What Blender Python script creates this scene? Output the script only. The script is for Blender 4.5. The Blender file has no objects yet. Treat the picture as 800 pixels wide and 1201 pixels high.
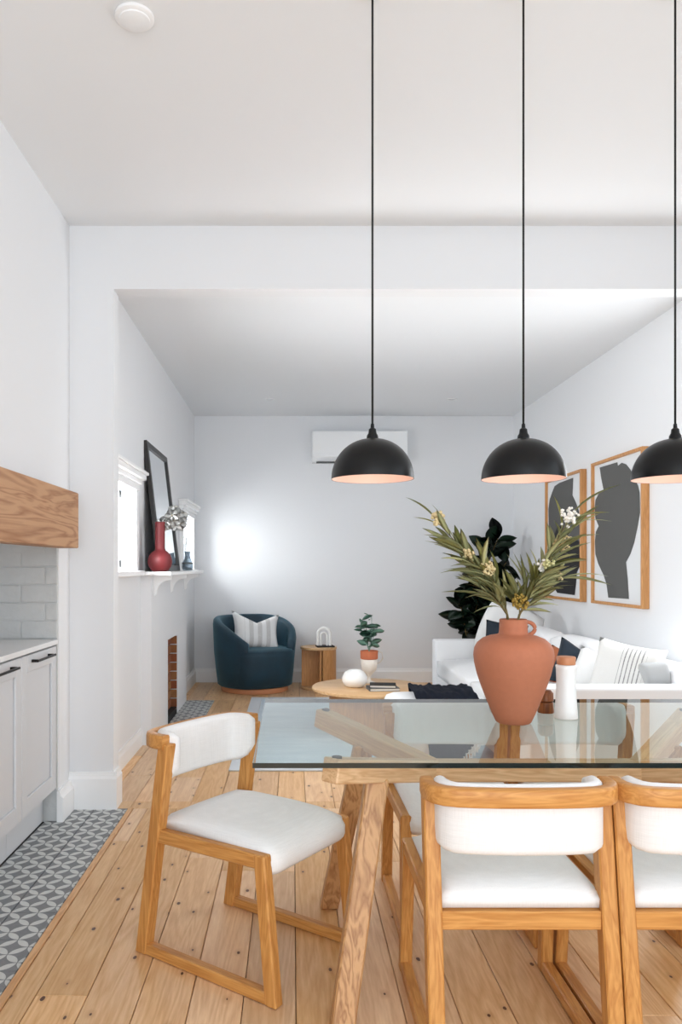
import bpy, bmesh, math, random
from mathutils import Vector, Matrix
random.seed(7)
PI = math.pi
R = math.radians
scene = bpy.context.scene
C = scene.collection

# ------------------------------------------------------------------ camera
F, H, CX, CY = 900.0, 1.25, 343.0, 665.0        # focal length in pixels (800x1201 frame), eye height, vanishing point
cam_data = bpy.data.cameras.new('camera')
cam = bpy.data.objects.new('camera', cam_data); C.objects.link(cam)
cam.location = (0, 0, H); cam.rotation_euler = (R(90), 0, 0)
cam_data.sensor_fit = 'VERTICAL'; cam_data.sensor_height = 36
cam_data.lens = F / 1201 * 36
cam_data.shift_x = (400 - CX) / 1201; cam_data.shift_y = (CY - 600.5) / 1201
cam_data.clip_start = 0.05
scene.camera = cam

# ------------------------------------------------------------------ world, daylight, exposure
world = bpy.data.worlds.new('world'); scene.world = world; world.use_nodes = True
bg = world.node_tree.nodes['Background']
bg.inputs[0].default_value = (0.83, 0.915, 1.0, 1); bg.inputs[1].default_value = 0.9
def area_light(name, loc, rot, sx, sy, power, col=(1, 1, 1), spread=180):
    d = bpy.data.lights.new(name, 'AREA'); d.shape = 'RECTANGLE'; d.size = sx; d.size_y = sy
    d.energy = power; d.color = col; d.spread = R(spread)
    o = bpy.data.objects.new(name, d); C.objects.link(o); o.location = loc; o.rotation_euler = rot
    return o
# daylight through the openings: glazed doors behind the camera, dining window on the right, living-room windows on the left
area_light('daylight_garden_doors', (0.5, -2.15, 1.35), (R(90), 0, 0), 3.2, 2.2, 48, (0.84, 0.93, 1.0))
area_light('daylight_dining_window', (2.50, 1.0, 1.7), (R(90), 0, R(90)), 2.4, 1.6, 3, (0.84, 0.93, 1.0))
area_light('daylight_window_near', (-1.34, 4.70, 1.5), (R(90), 0, R(-80)), 0.8, 0.5, 42, (0.97, 0.985, 1.0))
area_light('daylight_window_far', (-1.50, 7.62, 1.55), (R(86), 0, R(-86)), 0.8, 0.5, 20, (0.97, 0.985, 1.0))
area_light('added_fill_right', (2.50, 4.40, 1.45), (R(88), 0, R(84)), 0.5, 1.5, 15, (0.94, 0.975, 1.0))  # added fill from an unseen opening, put in to brighten the left living wall
scene.view_settings.view_transform = 'Standard'; scene.view_settings.look = 'None'
scene.view_settings.gamma = 1; scene.view_settings.use_curve_mapping = False
scene.view_settings.exposure = 1.02
scene.cycles.max_bounces = 10; scene.cycles.diffuse_bounces = 6; scene.cycles.transparent_max_bounces = 16
scene.cycles.caustics_reflective = False; scene.cycles.caustics_refractive = False

# ------------------------------------------------------------------ placing by photograph
def DZ(py, z=0.0): return F * (H - z) / (py - CY)                 # depth of a point at height z seen at row py
def X(px, d): return (px - CX) * d / F
def Z(py, d): return H - (py - CY) * d / F

# ------------------------------------------------------------------ materials
def lin(c):
    return tuple((v / 255 / 12.92) if v / 255 <= 0.04045 else ((v / 255 + 0.055) / 1.055) ** 2.4 for v in c)
class NT:
    def __init__(s, name):
        s.m = bpy.data.materials.new(name); s.m.use_nodes = True; s.t = s.m.node_tree
        s.b = s.t.nodes['Principled BSDF']; s.out = s.t.nodes['Material Output']
    def n(s, kind, **kw):
        x = s.t.nodes.new(kind)
        for k, v in kw.items():
            if k.startswith('i_'):
                k = k[2:]
                k = int(k) if k.isdigit() else k.replace('_', ' ')
                x.inputs[k].default_value = v
            else: setattr(x, k, v)
        return x
    def l(s, a, b): s.t.links.new(a, b)
    def math(s, op, a, b=None, c=None):
        x = s.t.nodes.new('ShaderNodeMath'); x.operation = op
        for i, v in enumerate((a, b, c)):
            if v is None: continue
            if isinstance(v, (int, float)): x.inputs[i].default_value = v
            else: s.l(v, x.inputs[i])
        return x.outputs[0]
    def mix(s, f, a, b, mode='MIX'):
        x = s.t.nodes.new('ShaderNodeMix'); x.data_type = 'RGBA'; x.blend_type = mode
        for i, v in ((0, f), (6, a), (7, b)):
            if isinstance(v, (int, float)): x.inputs[i].default_value = v
            elif isinstance(v, tuple): x.inputs[i].default_value = (*v[:3], 1)
            else: s.l(v, x.inputs[i])
        return x.outputs[2]
    def bump(s, h, strength=0.2, dist=0.002):
        b = s.n('ShaderNodeBump'); b.inputs['Strength'].default_value = strength; b.inputs['Distance'].default_value = dist
        s.l(h, b.inputs['Height']); s.l(b.outputs[0], s.b.inputs['Normal'])
MATS = {}
def plain(name, col, rough=0.5, metal=0.0, noise=0.0, nscale=30, bump=0.0, bscale=200, **kw):
    if name in MATS: return MATS[name]
    t = NT(name); c = lin(col)
    t.b.inputs['Roughness'].default_value = rough; t.b.inputs['Metallic'].default_value = metal
    t.b.inputs['Base Color'].default_value = (*c, 1)
    for k, v in kw.items(): t.b.inputs[k.replace('_', ' ')].default_value = v
    tc = t.n('ShaderNodeTexCoord')
    if noise:
        n = t.n('ShaderNodeTexNoise'); n.inputs['Scale'].default_value = nscale; n.inputs['Detail'].default_value = 4
        t.l(tc.outputs['Object'], n.inputs['Vector'])
        t.l(t.mix(n.outputs[0], tuple(v * (1 - noise) for v in c), tuple(min(1, v * (1 + noise)) for v in c)), t.b.inputs['Base Color'])
    if bump:
        n2 = t.n('ShaderNodeTexNoise'); n2.inputs['Scale'].default_value = bscale; n2.inputs['Detail'].default_value = 3
        t.l(tc.outputs['Object'], n2.inputs['Vector']); t.bump(n2.outputs[0], bump)
    MATS[name] = t.m; return t.m
def wood(name, c1, c2, axis='Z', rough=0.42, scale=1.0, contrast=1.0, spec=0.35):
    """oak: fine streaks along one local axis"""
    if name in MATS: return MATS[name]
    t = NT(name); tc = t.n('ShaderNodeTexCoord'); mp = t.n('ShaderNodeMapping')
    s = [16 * scale] * 3; s['XYZ'.index(axis)] = 1.3 * scale; mp.inputs['Scale'].default_value = s
    oi = t.n('ShaderNodeObjectInfo'); off = t.math('MULTIPLY', oi.outputs['Random'], 37.0)
    add = t.n('ShaderNodeVectorMath', operation='ADD'); t.l(tc.outputs['Object'], add.inputs[0]); t.l(off, add.inputs[1])
    t.l(add.outputs[0], mp.inputs['Vector'])
    n1 = t.n('ShaderNodeTexNoise', i_Scale=1.6, i_Detail=3.0, i_Distortion=0.6); t.l(mp.outputs[0], n1.inputs['Vector'])
    rings = t.math('FRACT', t.math('MULTIPLY', n1.outputs[0], 7.0))
    tri = t.math('ABSOLUTE', t.math('SUBTRACT', rings, 0.5))
    n2 = t.n('ShaderNodeTexNoise', i_Scale=11.0, i_Detail=5.0); t.l(mp.outputs[0], n2.inputs['Vector'])
    f = t.math('ADD', t.math('MULTIPLY', tri, 0.9 * contrast), t.math('MULTIPLY', n2.outputs[0], 0.55))
    cr = t.n('ShaderNodeValToRGB'); cr.color_ramp.elements[0].position = 0.15; cr.color_ramp.elements[1].position = 0.8
    cr.color_ramp.elements[0].color = (*lin(c2), 1); cr.color_ramp.elements[1].color = (*lin(c1), 1)
    t.l(f, cr.inputs[0]); t.l(cr.outputs[0], t.b.inputs['Base Color'])
    t.b.inputs['Roughness'].default_value = rough; t.b.inputs['Specular IOR Level'].default_value = spec
    t.bump(f, 0.12, 0.001)
    MATS[name] = t.m; return t.m
def pine():
    t = NT('pine_floorboard'); g = t.n('ShaderNodeNewGeometry'); oi = t.n('ShaderNodeObjectInfo')
    off = t.n('ShaderNodeCombineXYZ'); t.l(t.math('MULTIPLY', oi.outputs['Random'], 91.0), off.inputs[0]); t.l(t.math('MULTIPLY', oi.outputs['Random'], 53.0), off.inputs[1])
    add = t.n('ShaderNodeVectorMath', operation='ADD'); t.l(g.outputs['Position'], add.inputs[0]); t.l(off.outputs[0], add.inputs[1])
    mp = t.n('ShaderNodeMapping'); mp.inputs['Scale'].default_value = (11, 0.9, 1); t.l(add.outputs[0], mp.inputs['Vector'])
    n1 = t.n('ShaderNodeTexNoise', i_Scale=1.0, i_Detail=2.0, i_Distortion=0.5); t.l(mp.outputs[0], n1.inputs['Vector'])
    tri = t.math('ABSOLUTE', t.math('SUBTRACT', t.math('FRACT', t.math('MULTIPLY', n1.outputs[0], 9.0)), 0.5))
    n2 = t.n('ShaderNodeTexNoise', i_Scale=14.0, i_Detail=4.0); t.l(mp.outputs[0], n2.inputs['Vector'])
    f = t.math('ADD', t.math('MULTIPLY', tri, 0.55), t.math('MULTIPLY', n2.outputs[0], 0.6))
    cr = t.n('ShaderNodeValToRGB'); cr.color_ramp.elements[0].position = 0.1; cr.color_ramp.elements[1].position = 0.85
    cr.color_ramp.elements[0].color = (*lin((204, 154, 104)), 1); cr.color_ramp.elements[1].color = (*lin((243, 207, 162)), 1)
    t.l(f, cr.inputs[0])
    hsv = t.n('ShaderNodeHueSaturation'); t.l(cr.outputs[0], hsv.inputs['Color'])
    t.l(t.math('ADD', t.math('MULTIPLY', oi.outputs['Random'], 0.24), 0.86), hsv.inputs['Value'])
    t.l(t.math('ADD', t.math('MULTIPLY', t.math('FRACT', t.math('MULTIPLY', oi.outputs['Random'], 17.0)), 0.25), 0.88), hsv.inputs['Saturation'])
    # knots
    mk = t.n('ShaderNodeMapping'); mk.inputs['Scale'].default_value = (9, 5.0, 1); t.l(add.outputs[0], mk.inputs['Vector'])
    v = t.n('ShaderNodeTexVoronoi', voronoi_dimensions='2D', i_Scale=1.0); t.l(mk.outputs[0], v.inputs['Vector'])
    nb = t.n('ShaderNodeTexNoise', i_Scale=60.0); t.l(g.outputs['Position'], nb.inputs['Vector'])
    d = t.math('ADD', v.outputs['Distance'], t.math('MULTIPLY', t.math('SUBTRACT', nb.outputs[0], 0.5), 0.05))
    sep = t.n('ShaderNodeSeparateColor'); t.l(v.outputs['Color'], sep.inputs[0])
    keep = t.math('GREATER_THAN', sep.outputs[0], 0.38)
    rad = t.math('ADD', t.math('MULTIPLY', sep.outputs[1], 0.045), 0.02)
    knot = t.math('MULTIPLY', t.math('LESS_THAN', d, rad), keep)
    halo = t.math('MULTIPLY', t.math('SUBTRACT', 1.0, t.math('MINIMUM', t.math('DIVIDE', d, 0.16), 1.0)), t.math('MULTIPLY', keep, 0.45))
    c = t.mix(halo, hsv.outputs[0], lin((160, 100, 55)))
    c = t.mix(knot, c, lin((84, 50, 30)))
    t.l(c, t.b.inputs['Base Color'])
    t.b.inputs['Roughness'].default_value = 0.36; t.b.inputs['Specular IOR Level'].default_value = 0.45
    t.bump(f, 0.06, 0.001)
    return t.m
def pattern_tile():
    t = NT('encaustic_tile'); tc = t.n('ShaderNodeTexCoord')
    mp = t.n('ShaderNodeMapping'); a = 0.0707; mp.inputs['Rotation'].default_value = (0, 0, R(45)); mp.inputs['Scale'].default_value = (1 / a, 1 / a, 1)
    mp.vector_type = 'POINT'; t.l(tc.outputs['Object'], mp.inputs['Vector'])
    s = t.n('ShaderNodeSeparateXYZ'); t.l(mp.outputs[0], s.inputs[0])
    du = t.math('ABSOLUTE', t.math('SUBTRACT', t.math('FRACT', s.outputs[0]), 0.5)); dv = t.math('ABSOLUTE', t.math('SUBTRACT', t.math('FRACT', s.outputs[1]), 0.5))
    def dist(p, q): return t.math('SQRT', t.math('ADD', t.math('POWER', p, 2.0), t.math('POWER', t.math('SUBTRACT', 1.0, q), 2.0)))
    m = t.math('MINIMUM', dist(du, dv), dist(dv, du))
    petal = t.math('LESS_THAN', m, 0.685)
    n = t.n('ShaderNodeTexNoise', i_Scale=45.0, i_Detail=4.0); t.l(tc.outputs['Object'], n.inputs['Vector'])
    g = t.mix(n.outputs[0], lin((112, 114, 116)), lin((136, 138, 140)))
    w = t.mix(n.outputs[0], lin((190, 192, 190)), lin((212, 213, 210)))
    t.l(t.mix(petal, g, w), t.b.inputs['Base Color']); t.b.inputs['Roughness'].default_value = 0.55
    return t.m
def rug_mat():
    t = NT('rug_weave'); g = t.n('ShaderNodeNewGeometry')
    n = t.n('ShaderNodeTexNoise', i_Scale=3.5, i_Detail=6.0); mp = t.n('ShaderNodeMapping'); mp.inputs['Scale'].default_value = (1.0, 3.5, 1)
    t.l(g.outputs['Position'], mp.inputs['Vector']); t.l(mp.outputs[0], n.inputs['Vector'])
    n2 = t.n('ShaderNodeTexNoise', i_Scale=260.0); t.l(g.outputs['Position'], n2.inputs['Vector'])
    c = t.mix(n.outputs[0], lin((178, 196, 208)), lin((224, 232, 238)))
    t.l(c, t.b.inputs['Base Color']); t.b.inputs['Roughness'].default_value = 0.95; t.bump(n2.outputs[0], 0.5, 0.004)
    return t.m
def glass_mat(name, tint, ior=1.5, rough=0.0):
    t = NT(name); t.t.nodes.remove(t.b)
    tr = t.n('ShaderNodeBsdfTransparent'); tr.inputs[0].default_value = (*tint, 1)
    gl = t.n('ShaderNodeBsdfGlossy'); gl.inputs['Roughness'].default_value = rough; gl.inputs[0].default_value = (1, 1, 1, 1)
    fr = t.n('ShaderNodeFresnel'); fr.inputs[0].default_value = ior; ge = t.n('ShaderNodeNewGeometry')
    fac = t.math('MULTIPLY', fr.outputs[0], t.math('SUBTRACT', 1.0, ge.outputs['Backfacing']))     # outer surface reflects, inner one only transmits
    mx = t.n('ShaderNodeMixShader'); t.l(fac, mx.inputs[0]); t.l(tr.outputs[0], mx.inputs[1]); t.l(gl.outputs[0], mx.inputs[2])
    t.l(mx.outputs[0], t.out.inputs[0]); return t.m
def brick_mat():
    t = NT('old_brick'); oi = t.n('ShaderNodeObjectInfo'); tc = t.n('ShaderNodeTexCoord')
    n = t.n('ShaderNodeTexNoise', i_Scale=25.0, i_Detail=5.0); t.l(tc.outputs['Object'], n.inputs['Vector'])
    c = t.mix(oi.outputs['Random'], lin((150, 78, 48)), lin((172, 130, 78)))
    c = t.mix(n.outputs[0], c, lin((120, 74, 48)))
    t.l(c, t.b.inputs['Base Color']); t.b.inputs['Roughness'].default_value = 0.9; t.bump(n.outputs[0], 0.5, 0.005); return t.m
def striped(name, base, stripe, axis, n, width, lo=-9, hi=9):
    t = NT(name); tc = t.n('ShaderNodeTexCoord'); s = t.n('ShaderNodeSeparateXYZ'); t.l(tc.outputs['Object'], s.inputs[0])
    v = s.outputs['XYZ'.index(axis)]
    w = t.math('LESS_THAN', t.math('FRACT', t.math('MULTIPLY', v, n)), width)
    w = t.math('MULTIPLY', w, t.math('MULTIPLY', t.math('GREATER_THAN', v, lo), t.math('LESS_THAN', v, hi)))
    nn = t.n('ShaderNodeTexNoise', i_Scale=120.0); t.l(tc.outputs['Object'], nn.inputs['Vector'])
    w = t.math('MULTIPLY', w, t.math('ADD', t.math('MULTIPLY', nn.outputs[0], 0.8), 0.3))
    t.l(t.mix(w, lin(base), lin(stripe)), t.b.inputs['Base Color']); t.b.inputs['Roughness'].default_value = 0.95
    t.bump(nn.outputs[0], 0.3); return t.m
def linen():
    t = NT('oatmeal_linen'); tc = t.n('ShaderNodeTexCoord')
    f = None
    for sc in ((420, 420, 18), (18, 18, 420)):
        mp = t.n('ShaderNodeMapping'); mp.inputs['Scale'].default_value = sc; t.l(tc.outputs['Object'], mp.inputs['Vector'])
        n = t.n('ShaderNodeTexNoise', i_Scale=1.0, i_Detail=2.0); t.l(mp.outputs[0], n.inputs['Vector'])
        f = n.outputs[0] if f is None else t.math('MULTIPLY', t.math('ADD', f, n.outputs[0]), 0.5)
    t.l(t.mix(f, lin((214, 213, 212)), lin((243, 242, 241))), t.b.inputs['Base Color'])
    t.b.inputs['Roughness'].default_value = 0.9; t.b.inputs['Sheen Weight'].default_value = 0.15; t.bump(f, 0.3, 0.002); return t.m
def velvet():
    t = NT('teal_velvet'); tc = t.n('ShaderNodeTexCoord')
    n = t.n('ShaderNodeTexNoise', i_Scale=5.0, i_Detail=3.0); t.l(tc.outputs['Object'], n.inputs['Vector'])
    t.l(t.mix(n.outputs[0], lin((3, 28, 42)), lin((9, 56, 74))), t.b.inputs['Base Color'])
    t.b.inputs['Roughness'].default_value = 0.6; t.b.inputs['Sheen Weight'].default_value = 0.3; t.b.inputs['Sheen Tint'].default_value = (0.25, 0.6, 0.75, 1)
    return t.m
def brick_paint():
    t = NT('white_painted_brick'); tc = t.n('ShaderNodeTexCoord')
    n = t.n('ShaderNodeTexNoise', i_Scale=14.0, i_Detail=6.0); t.l(tc.outputs['Object'], n.inputs['Vector'])
    t.l(t.mix(n.outputs[0], lin((188, 189, 188)), lin((206, 207, 206))), t.b.inputs['Base Color'])
    t.b.inputs['Roughness'].default_value = 0.55; t.bump(n.outputs[0], 0.7, 0.012); return t.m

M = dict(
    wall=plain('white_wall_paint', (228, 229, 231), 0.7, bump=0.03, bscale=60),
    ceil=plain('white_ceiling_paint', (230, 232, 234), 0.8),
    trim=plain('white_gloss_trim', (240, 240, 240), 0.4),
    oak=wood('oiled_oak', (206, 150, 84), (172, 112, 54)),
    oakx=wood('oiled_oak_rail', (208, 152, 86), (178, 118, 58), axis='X'),
    leg=wood('table_oak', (200, 154, 106), (152, 104, 64), contrast=1.5, scale=0.8),
    beam=wood('table_oak_pale', (226, 188, 146), (196, 150, 106), contrast=1.0),
    lintel=wood('red_gum_timber', (190, 148, 112), (150, 104, 72), axis='Y', scale=0.45, contrast=1.6, rough=0.6),
    ltrim=wood('pine_edge_trim', (222, 178, 130), (196, 144, 96), axis='Y', rough=0.4),
    pale=wood('pale_oak', (222, 184, 140), (200, 156, 108), axis='X', scale=0.6),
    frame=wood('oak_picture_frame', (206, 152, 98), (176, 122, 70), axis='Z'),
    pine=pine(), tile=pattern_tile(), rug=rug_mat(), linen=linen(), velvet=velvet(), brick=brick_mat(), pbrick=brick_paint(),
    rugb=plain('rug_border', (206, 210, 214), 0.95, noise=0.05, bump=0.4),
    glass=glass_mat('table_glass', (0.91, 0.955, 0.935)), pane=glass_mat('window_glass', (0.97, 0.98, 0.98)),
    smoke=glass_mat('smoky_blue_glass', (0.56, 0.60, 0.63)),
    gedge=plain('glass_edge', (6, 22, 20), 0.12), rubber=plain('black_rubber', (25, 25, 26), 0.7),
    black=plain('black_satin_metal', (6, 6, 7), 0.36, Specular_IOR_Level=0.3), blackm=plain('black_cord', (20, 20, 21), 0.6), blackf=plain('black_frame', (38, 35, 34), 0.4),
    inner=plain('pale_peach_enamel', (236, 206, 196), 0.5),
    cab=plain('grey_cabinet_paint', (206, 208, 211), 0.45), stone=plain('white_stone_top', (232, 232, 232), 0.25, noise=0.03, nscale=8),
    terra=plain('terracotta', (176, 108, 78), 0.75, noise=0.07, nscale=60, bump=0.15, bscale=300),
    terra2=plain('terracotta_pot', (176, 98, 64), 0.8), redv=plain('matt_red_ceramic', (110, 30, 34), 0.55),
    wcer=plain('white_ceramic', (238, 238, 236), 0.45), tan=plain('tan_timber_lid', (196, 132, 92), 0.5),
    wfab=plain('white_sofa_linen', (232, 232, 233), 0.9, bump=0.2, bscale=400), gfab=plain('light_grey_fabric', (172, 173, 173), 0.9, bump=0.3, bscale=300),
    navy=plain('navy_knit', (22, 28, 44), 0.95, bump=0.6, bscale=90, noise=0.3, nscale=14), inkf=plain('ink_blue_fabric', (22, 34, 46), 0.85), tanf=plain('tan_leather', (158, 88, 52), 0.6),
    leafd=plain('rubber_plant_leaf', (26, 46, 32), 0.35, noise=0.3, nscale=8), leafo=plain('olive_leaf', (164, 166, 120), 0.55, noise=0.22, nscale=12),
    leafp=plain('yellow_green_leaf', (190, 188, 136), 0.55, noise=0.15, nscale=12), leafb=plain('blue_green_leaf', (112, 152, 134), 0.5, noise=0.25, nscale=20),
    stem=plain('brown_green_stem', (120, 104, 62), 0.7), bud=plain('cream_blossom', (214, 196, 150), 0.8), budw=plain('white_blossom', (240, 238, 232), 0.7), budy=plain('golden_bud', (160, 132, 58), 0.8),
    mirror=plain('silvered_mirror', (235, 238, 240), 0.02, 1.0), steel=plain('steel', (150, 152, 155), 0.3, 1.0),
    paper=plain('print_paper', (222, 224, 226), 0.6), ink=plain('charcoal_ink', (84, 84, 82), 0.7), ink2=plain('black_ink', (22, 22, 24), 0.7),
    ac=plain('white_plastic', (236, 237, 238), 0.4), dark=plain('dark_vent', (70, 72, 74), 0.6), gout=plain('joint_mortar', (128, 116, 98), 0.9),
    sub=plain('floor_underlay', (96, 68, 44), 0.9), soot=plain('sooty_hearth', (30, 28, 27), 0.9), grout=plain('tile_grout', (52, 52, 53), 0.9),
    pages=plain('book_pages', (226, 222, 214), 0.8), cover=plain('grey_book_cover', (92, 96, 98), 0.6), soil=plain('potting_soil', (40, 30, 24), 0.95),
    pillowz=striped('white_pillow_grey_weave', (226, 226, 226), (182, 180, 178), 'X', 11, 0.5, -0.14, 0.16),
    pillows=striped('white_pillow_black_lines', (220, 219, 216), (84, 84, 86), 'X', 42, 0.28, -0.02, 0.12),
)
def bulbmat():
    t = NT('lit_bulb'); t.b.inputs['Emission Color'].default_value = (1, 0.72, 0.5, 1); t.b.inputs['Emission Strength'].default_value = 2; return t.m
M['bulb'] = bulbmat()
def petalmat():
    t = NT('orchid_petal'); d = t.n('ShaderNodeBsdfDiffuse'); d.inputs[0].default_value = (0.92, 0.92, 0.90, 1); tl = t.n('ShaderNodeBsdfTranslucent'); tl.inputs[0].default_value = (0.92, 0.92, 0.90, 1)
    mx = t.n('ShaderNodeMixShader'); mx.inputs[0].default_value = 0.08; t.l(d.outputs[0], mx.inputs[1]); t.l(tl.outputs[0], mx.inputs[2]); t.l(mx.outputs[0], t.out.inputs[0]); return t.m
M['petal'] = petalmat()

# ------------------------------------------------------------------ mesh helpers
def link(name, bm, mat, parent=None, loc=None, rot=None, smooth=False, mw=None):
    me = bpy.data.meshes.new(name); bmesh.ops.recalc_face_normals(bm, faces=bm.faces); bm.to_mesh(me); bm.free()
    for m in (mat if isinstance(mat, (list, tuple)) else [mat]): me.materials.append(m)
    if smooth:
        for p in me.polygons: p.use_smooth = True
        if smooth != 2:
            try: me.set_sharp_from_angle(angle=R(40))
            except Exception: pass
    o = bpy.data.objects.new(name, me); C.objects.link(o)
    if parent: o.parent = parent
    if mw is not None: o.matrix_local = mw
    if loc: o.location = loc
    if rot: o.rotation_euler = rot
    return o
def tag(o, label, cat, group=None):
    o['label'] = label; o['category'] = cat
    if group: o['group'] = group
    return o
def thing(name, label, cat, loc=(0, 0, 0), rz=0, group=None):
    o = bpy.data.objects.new(name, None); C.objects.link(o); o.location = loc; o.rotation_euler = (0, 0, rz); o.empty_display_size = 0.1
    return tag(o, label, cat, group)
def struct(o): o['kind'] = 'structure'; return o
def dup(root, loc=None, rz=None, label=None):
    r = root.copy(); C.objects.link(r)
    if loc: r.location = loc
    if rz is not None: r.rotation_euler = (0, 0, rz)
    if label: r['label'] = label
    for ch in list(root.children):
        c = ch.copy(); C.objects.link(c); c.parent = r
        for g in list(ch.children):
            d = g.copy(); C.objects.link(d); d.parent = c
    return r
def box(bm, x0, y0, z0, x1, y1, z1, bev=0.0, seg=1, mi=0):
    vs = [bm.verts.new((x, y, z)) for x in (x0, x1) for y in (y0, y1) for z in (z0, z1)]
    fs = [bm.faces.new([vs[i] for i in f]) for f in ((0, 1, 3, 2), (4, 6, 7, 5), (0, 4, 5, 1), (2, 3, 7, 6), (0, 2, 6, 4), (1, 5, 7, 3))]
    for f in fs: f.material_index = mi
    if bev:
        es = list({e for f in fs for e in f.edges})
        bmesh.ops.bevel(bm, geom=es, offset=bev, segments=seg, affect='EDGES', profile=0.5)
    return bm
def B(*a, **k): return box(bmesh.new(), *a, **k)
def lathe(prof, seg=40, bm=None, caps=True, loc=(0, 0, 0)):
    bm = bm or bmesh.new(); rings = []
    for r, z in prof:
        if r < 1e-5: rings.append([bm.verts.new((loc[0], loc[1], loc[2] + z))])
        else: rings.append([bm.verts.new((loc[0] + r * math.cos(2 * PI * i / seg), loc[1] + r * math.sin(2 * PI * i / seg), loc[2] + z)) for i in range(seg)])
    for a, b in zip(rings, rings[1:]):
        for i in range(seg):
            j = (i + 1) % seg
            if len(a) == 1 and len(b) == 1: continue
            if len(a) == 1: bm.faces.new([a[0], b[i], b[j]])
            elif len(b) == 1: bm.faces.new([a[i], a[j], b[0]])
            else: bm.faces.new([a[i], a[j], b[j], b[i]])
    if caps:
        for rg in (rings[0], rings[-1]):
            if len(rg) > 2: bm.faces.new(rg)
    return bm
def frame_z(d):
    d = d.normalized(); up = Vector((0, 0, 1)) if abs(d.z) < 0.95 else Vector((0, 1, 0))
    x = up.cross(d).normalized(); y = d.cross(x)
    return x, y, d
def bar(name, p0, p1, w, h, mat, parent, bev=0.004, taper=1.0, xdir=None):
    """straight bar whose local Z runs from p0 to p1; w along local x, h along local y"""
    p0, p1 = Vector(p0), Vector(p1); d = (p1 - p0); L = d.length
    if xdir is None: x, y, z = frame_z(d)
    else:
        z = d.normalized(); y = z.cross(Vector(xdir)).normalized(); x = y.cross(z)
    mw = Matrix((( x.x, y.x, z.x, p0.x), (x.y, y.y, z.y, p0.y), (x.z, y.z, z.z, p0.z), (0, 0, 0, 1)))
    bm = B(-w / 2, -h / 2, 0, w / 2, h / 2, L, bev=bev)
    if taper != 1.0:
        for v in bm.verts:
            k = 1 + (taper - 1) * v.co.z / L; v.co.x *= k; v.co.y *= k
    return link(name, bm, mat, parent, mw=mw)
def post(name, p0, p1, w, h, mat, parent, bev=0.004):
    """post with horizontally cut ends (sheared box): w along x, h along y; object origin at p0"""
    p0, p1 = Vector(p0), Vector(p1); dz = p1.z - p0.z
    bm = B(-w / 2, -h / 2, 0, w / 2, h / 2, dz, bev=bev)
    for v in bm.verts:
        k = v.co.z / dz; v.co.x += k * (p1.x - p0.x); v.co.y += k * (p1.y - p0.y)
    return link(name, bm, mat, parent, loc=p0)
def sweep(pts, section, bm=None, up=Vector((0, 0, 1)), closed_sec=True, scale=None):
    """sweep a section [(a,b)] (a = sideways, b = up) along pts"""
    bm = bm or bmesh.new(); rings = []; n = len(pts); pts = [Vector(p) for p in pts]
    for i, p in enumerate(pts):
        t = (pts[min(i + 1, n - 1)] - pts[max(i - 1, 0)]).normalized(); s = t.cross(up)
        if s.length < 1e-4: s = Vector((1, 0, 0))
        s.normalize(); u = s.cross(t)
        k = scale[i] if scale else 1
        rings.append([bm.verts.new(p + s * a * k + u * b * k) for a, b in (section(i) if callable(section) else section)])
    m = len(rings[0])
    for a, b in zip(rings, rings[1:]):
        for j in range(m): bm.faces.new([a[j], a[(j + 1) % m], b[(j + 1) % m], b[j]])
    bm.faces.new(rings[0]); bm.faces.new(rings[-1])
    return bm
def circ(r, n=8): return [(r * math.cos(2 * PI * i / n), r * math.sin(2 * PI * i / n)) for i in range(n)]
def tube(pts, r, n=8, bm=None, scale=None): return sweep(pts, circ(r, n), bm, up=Vector((0.03, 0.05, 1)) , scale=scale)
def rsec(w, h, r, n=3):
    out = []
    for cx, cy, a0 in ((w / 2 - r, h / 2 - r, 0), (-w / 2 + r, h / 2 - r, 90), (-w / 2 + r, -h / 2 + r, 180), (w / 2 - r, -h / 2 + r, 270)):
        for k in range(n + 1): a = R(a0 + 90 * k / n); out.append((cx + r * math.cos(a), cy + r * math.sin(a)))
    return out
def pillow(w, h, t, n=14, pinch=0.07, notch=0.0):
    """cushion standing in local XZ, thickness along Y"""
    bm = bmesh.new(); g = {}
    for s in (-1, 1):
        for i in range(n + 1):
            for j in range(n + 1):
                u, v = -1 + 2 * i / n, -1 + 2 * j / n; edge = i in (0, n) or j in (0, n)
                if edge and s == 1: g[s, i, j] = g[-1, i, j]; continue
                x = w / 2 * u * (1 - pinch * (1 - v * v)); z = h / 2 * v * (1 - pinch * (1 - u * u)) - (notch * (1 - abs(u)) ** 1.3 * ((v + 1) / 2) ** 2)
                y = 0 if edge else s * t / 2 * ((1 - u ** 4) * (1 - v ** 4)) ** 0.45 * (1 + 0.04 * math.sin(5 * u + 3 * v + s))
                g[s, i, j] = bm.verts.new((x, y, z))
    for s in (-1, 1):
        for i in range(n):
            for j in range(n): bm.faces.new([g[s, i, j], g[s, i + 1, j], g[s, i + 1, j + 1], g[s, i, j + 1]])
    return bm
def prism(poly, y0, y1, bm=None):
    """polygon in XZ extruded along Y"""
    bm = bm or bmesh.new(); a = [bm.verts.new((x, y0, z)) for x, z in poly]; b = [bm.verts.new((x, y1, z)) for x, z in poly]
    n = len(poly); bm.faces.new(a); bm.faces.new(b)
    for i in range(n): bm.faces.new([a[i], a[(i + 1) % n], b[(i + 1) % n], b[i]])
    return bm
def crown(bm, cx, cy, hw, hd, amt, ztop):
    for v in bm.verts:
        if v.co.z > ztop: v.co.z += amt * max(0, 1 - ((v.co.x - cx) / hw) ** 2) * max(0, 1 - ((v.co.y - cy) / hd) ** 2)
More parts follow.
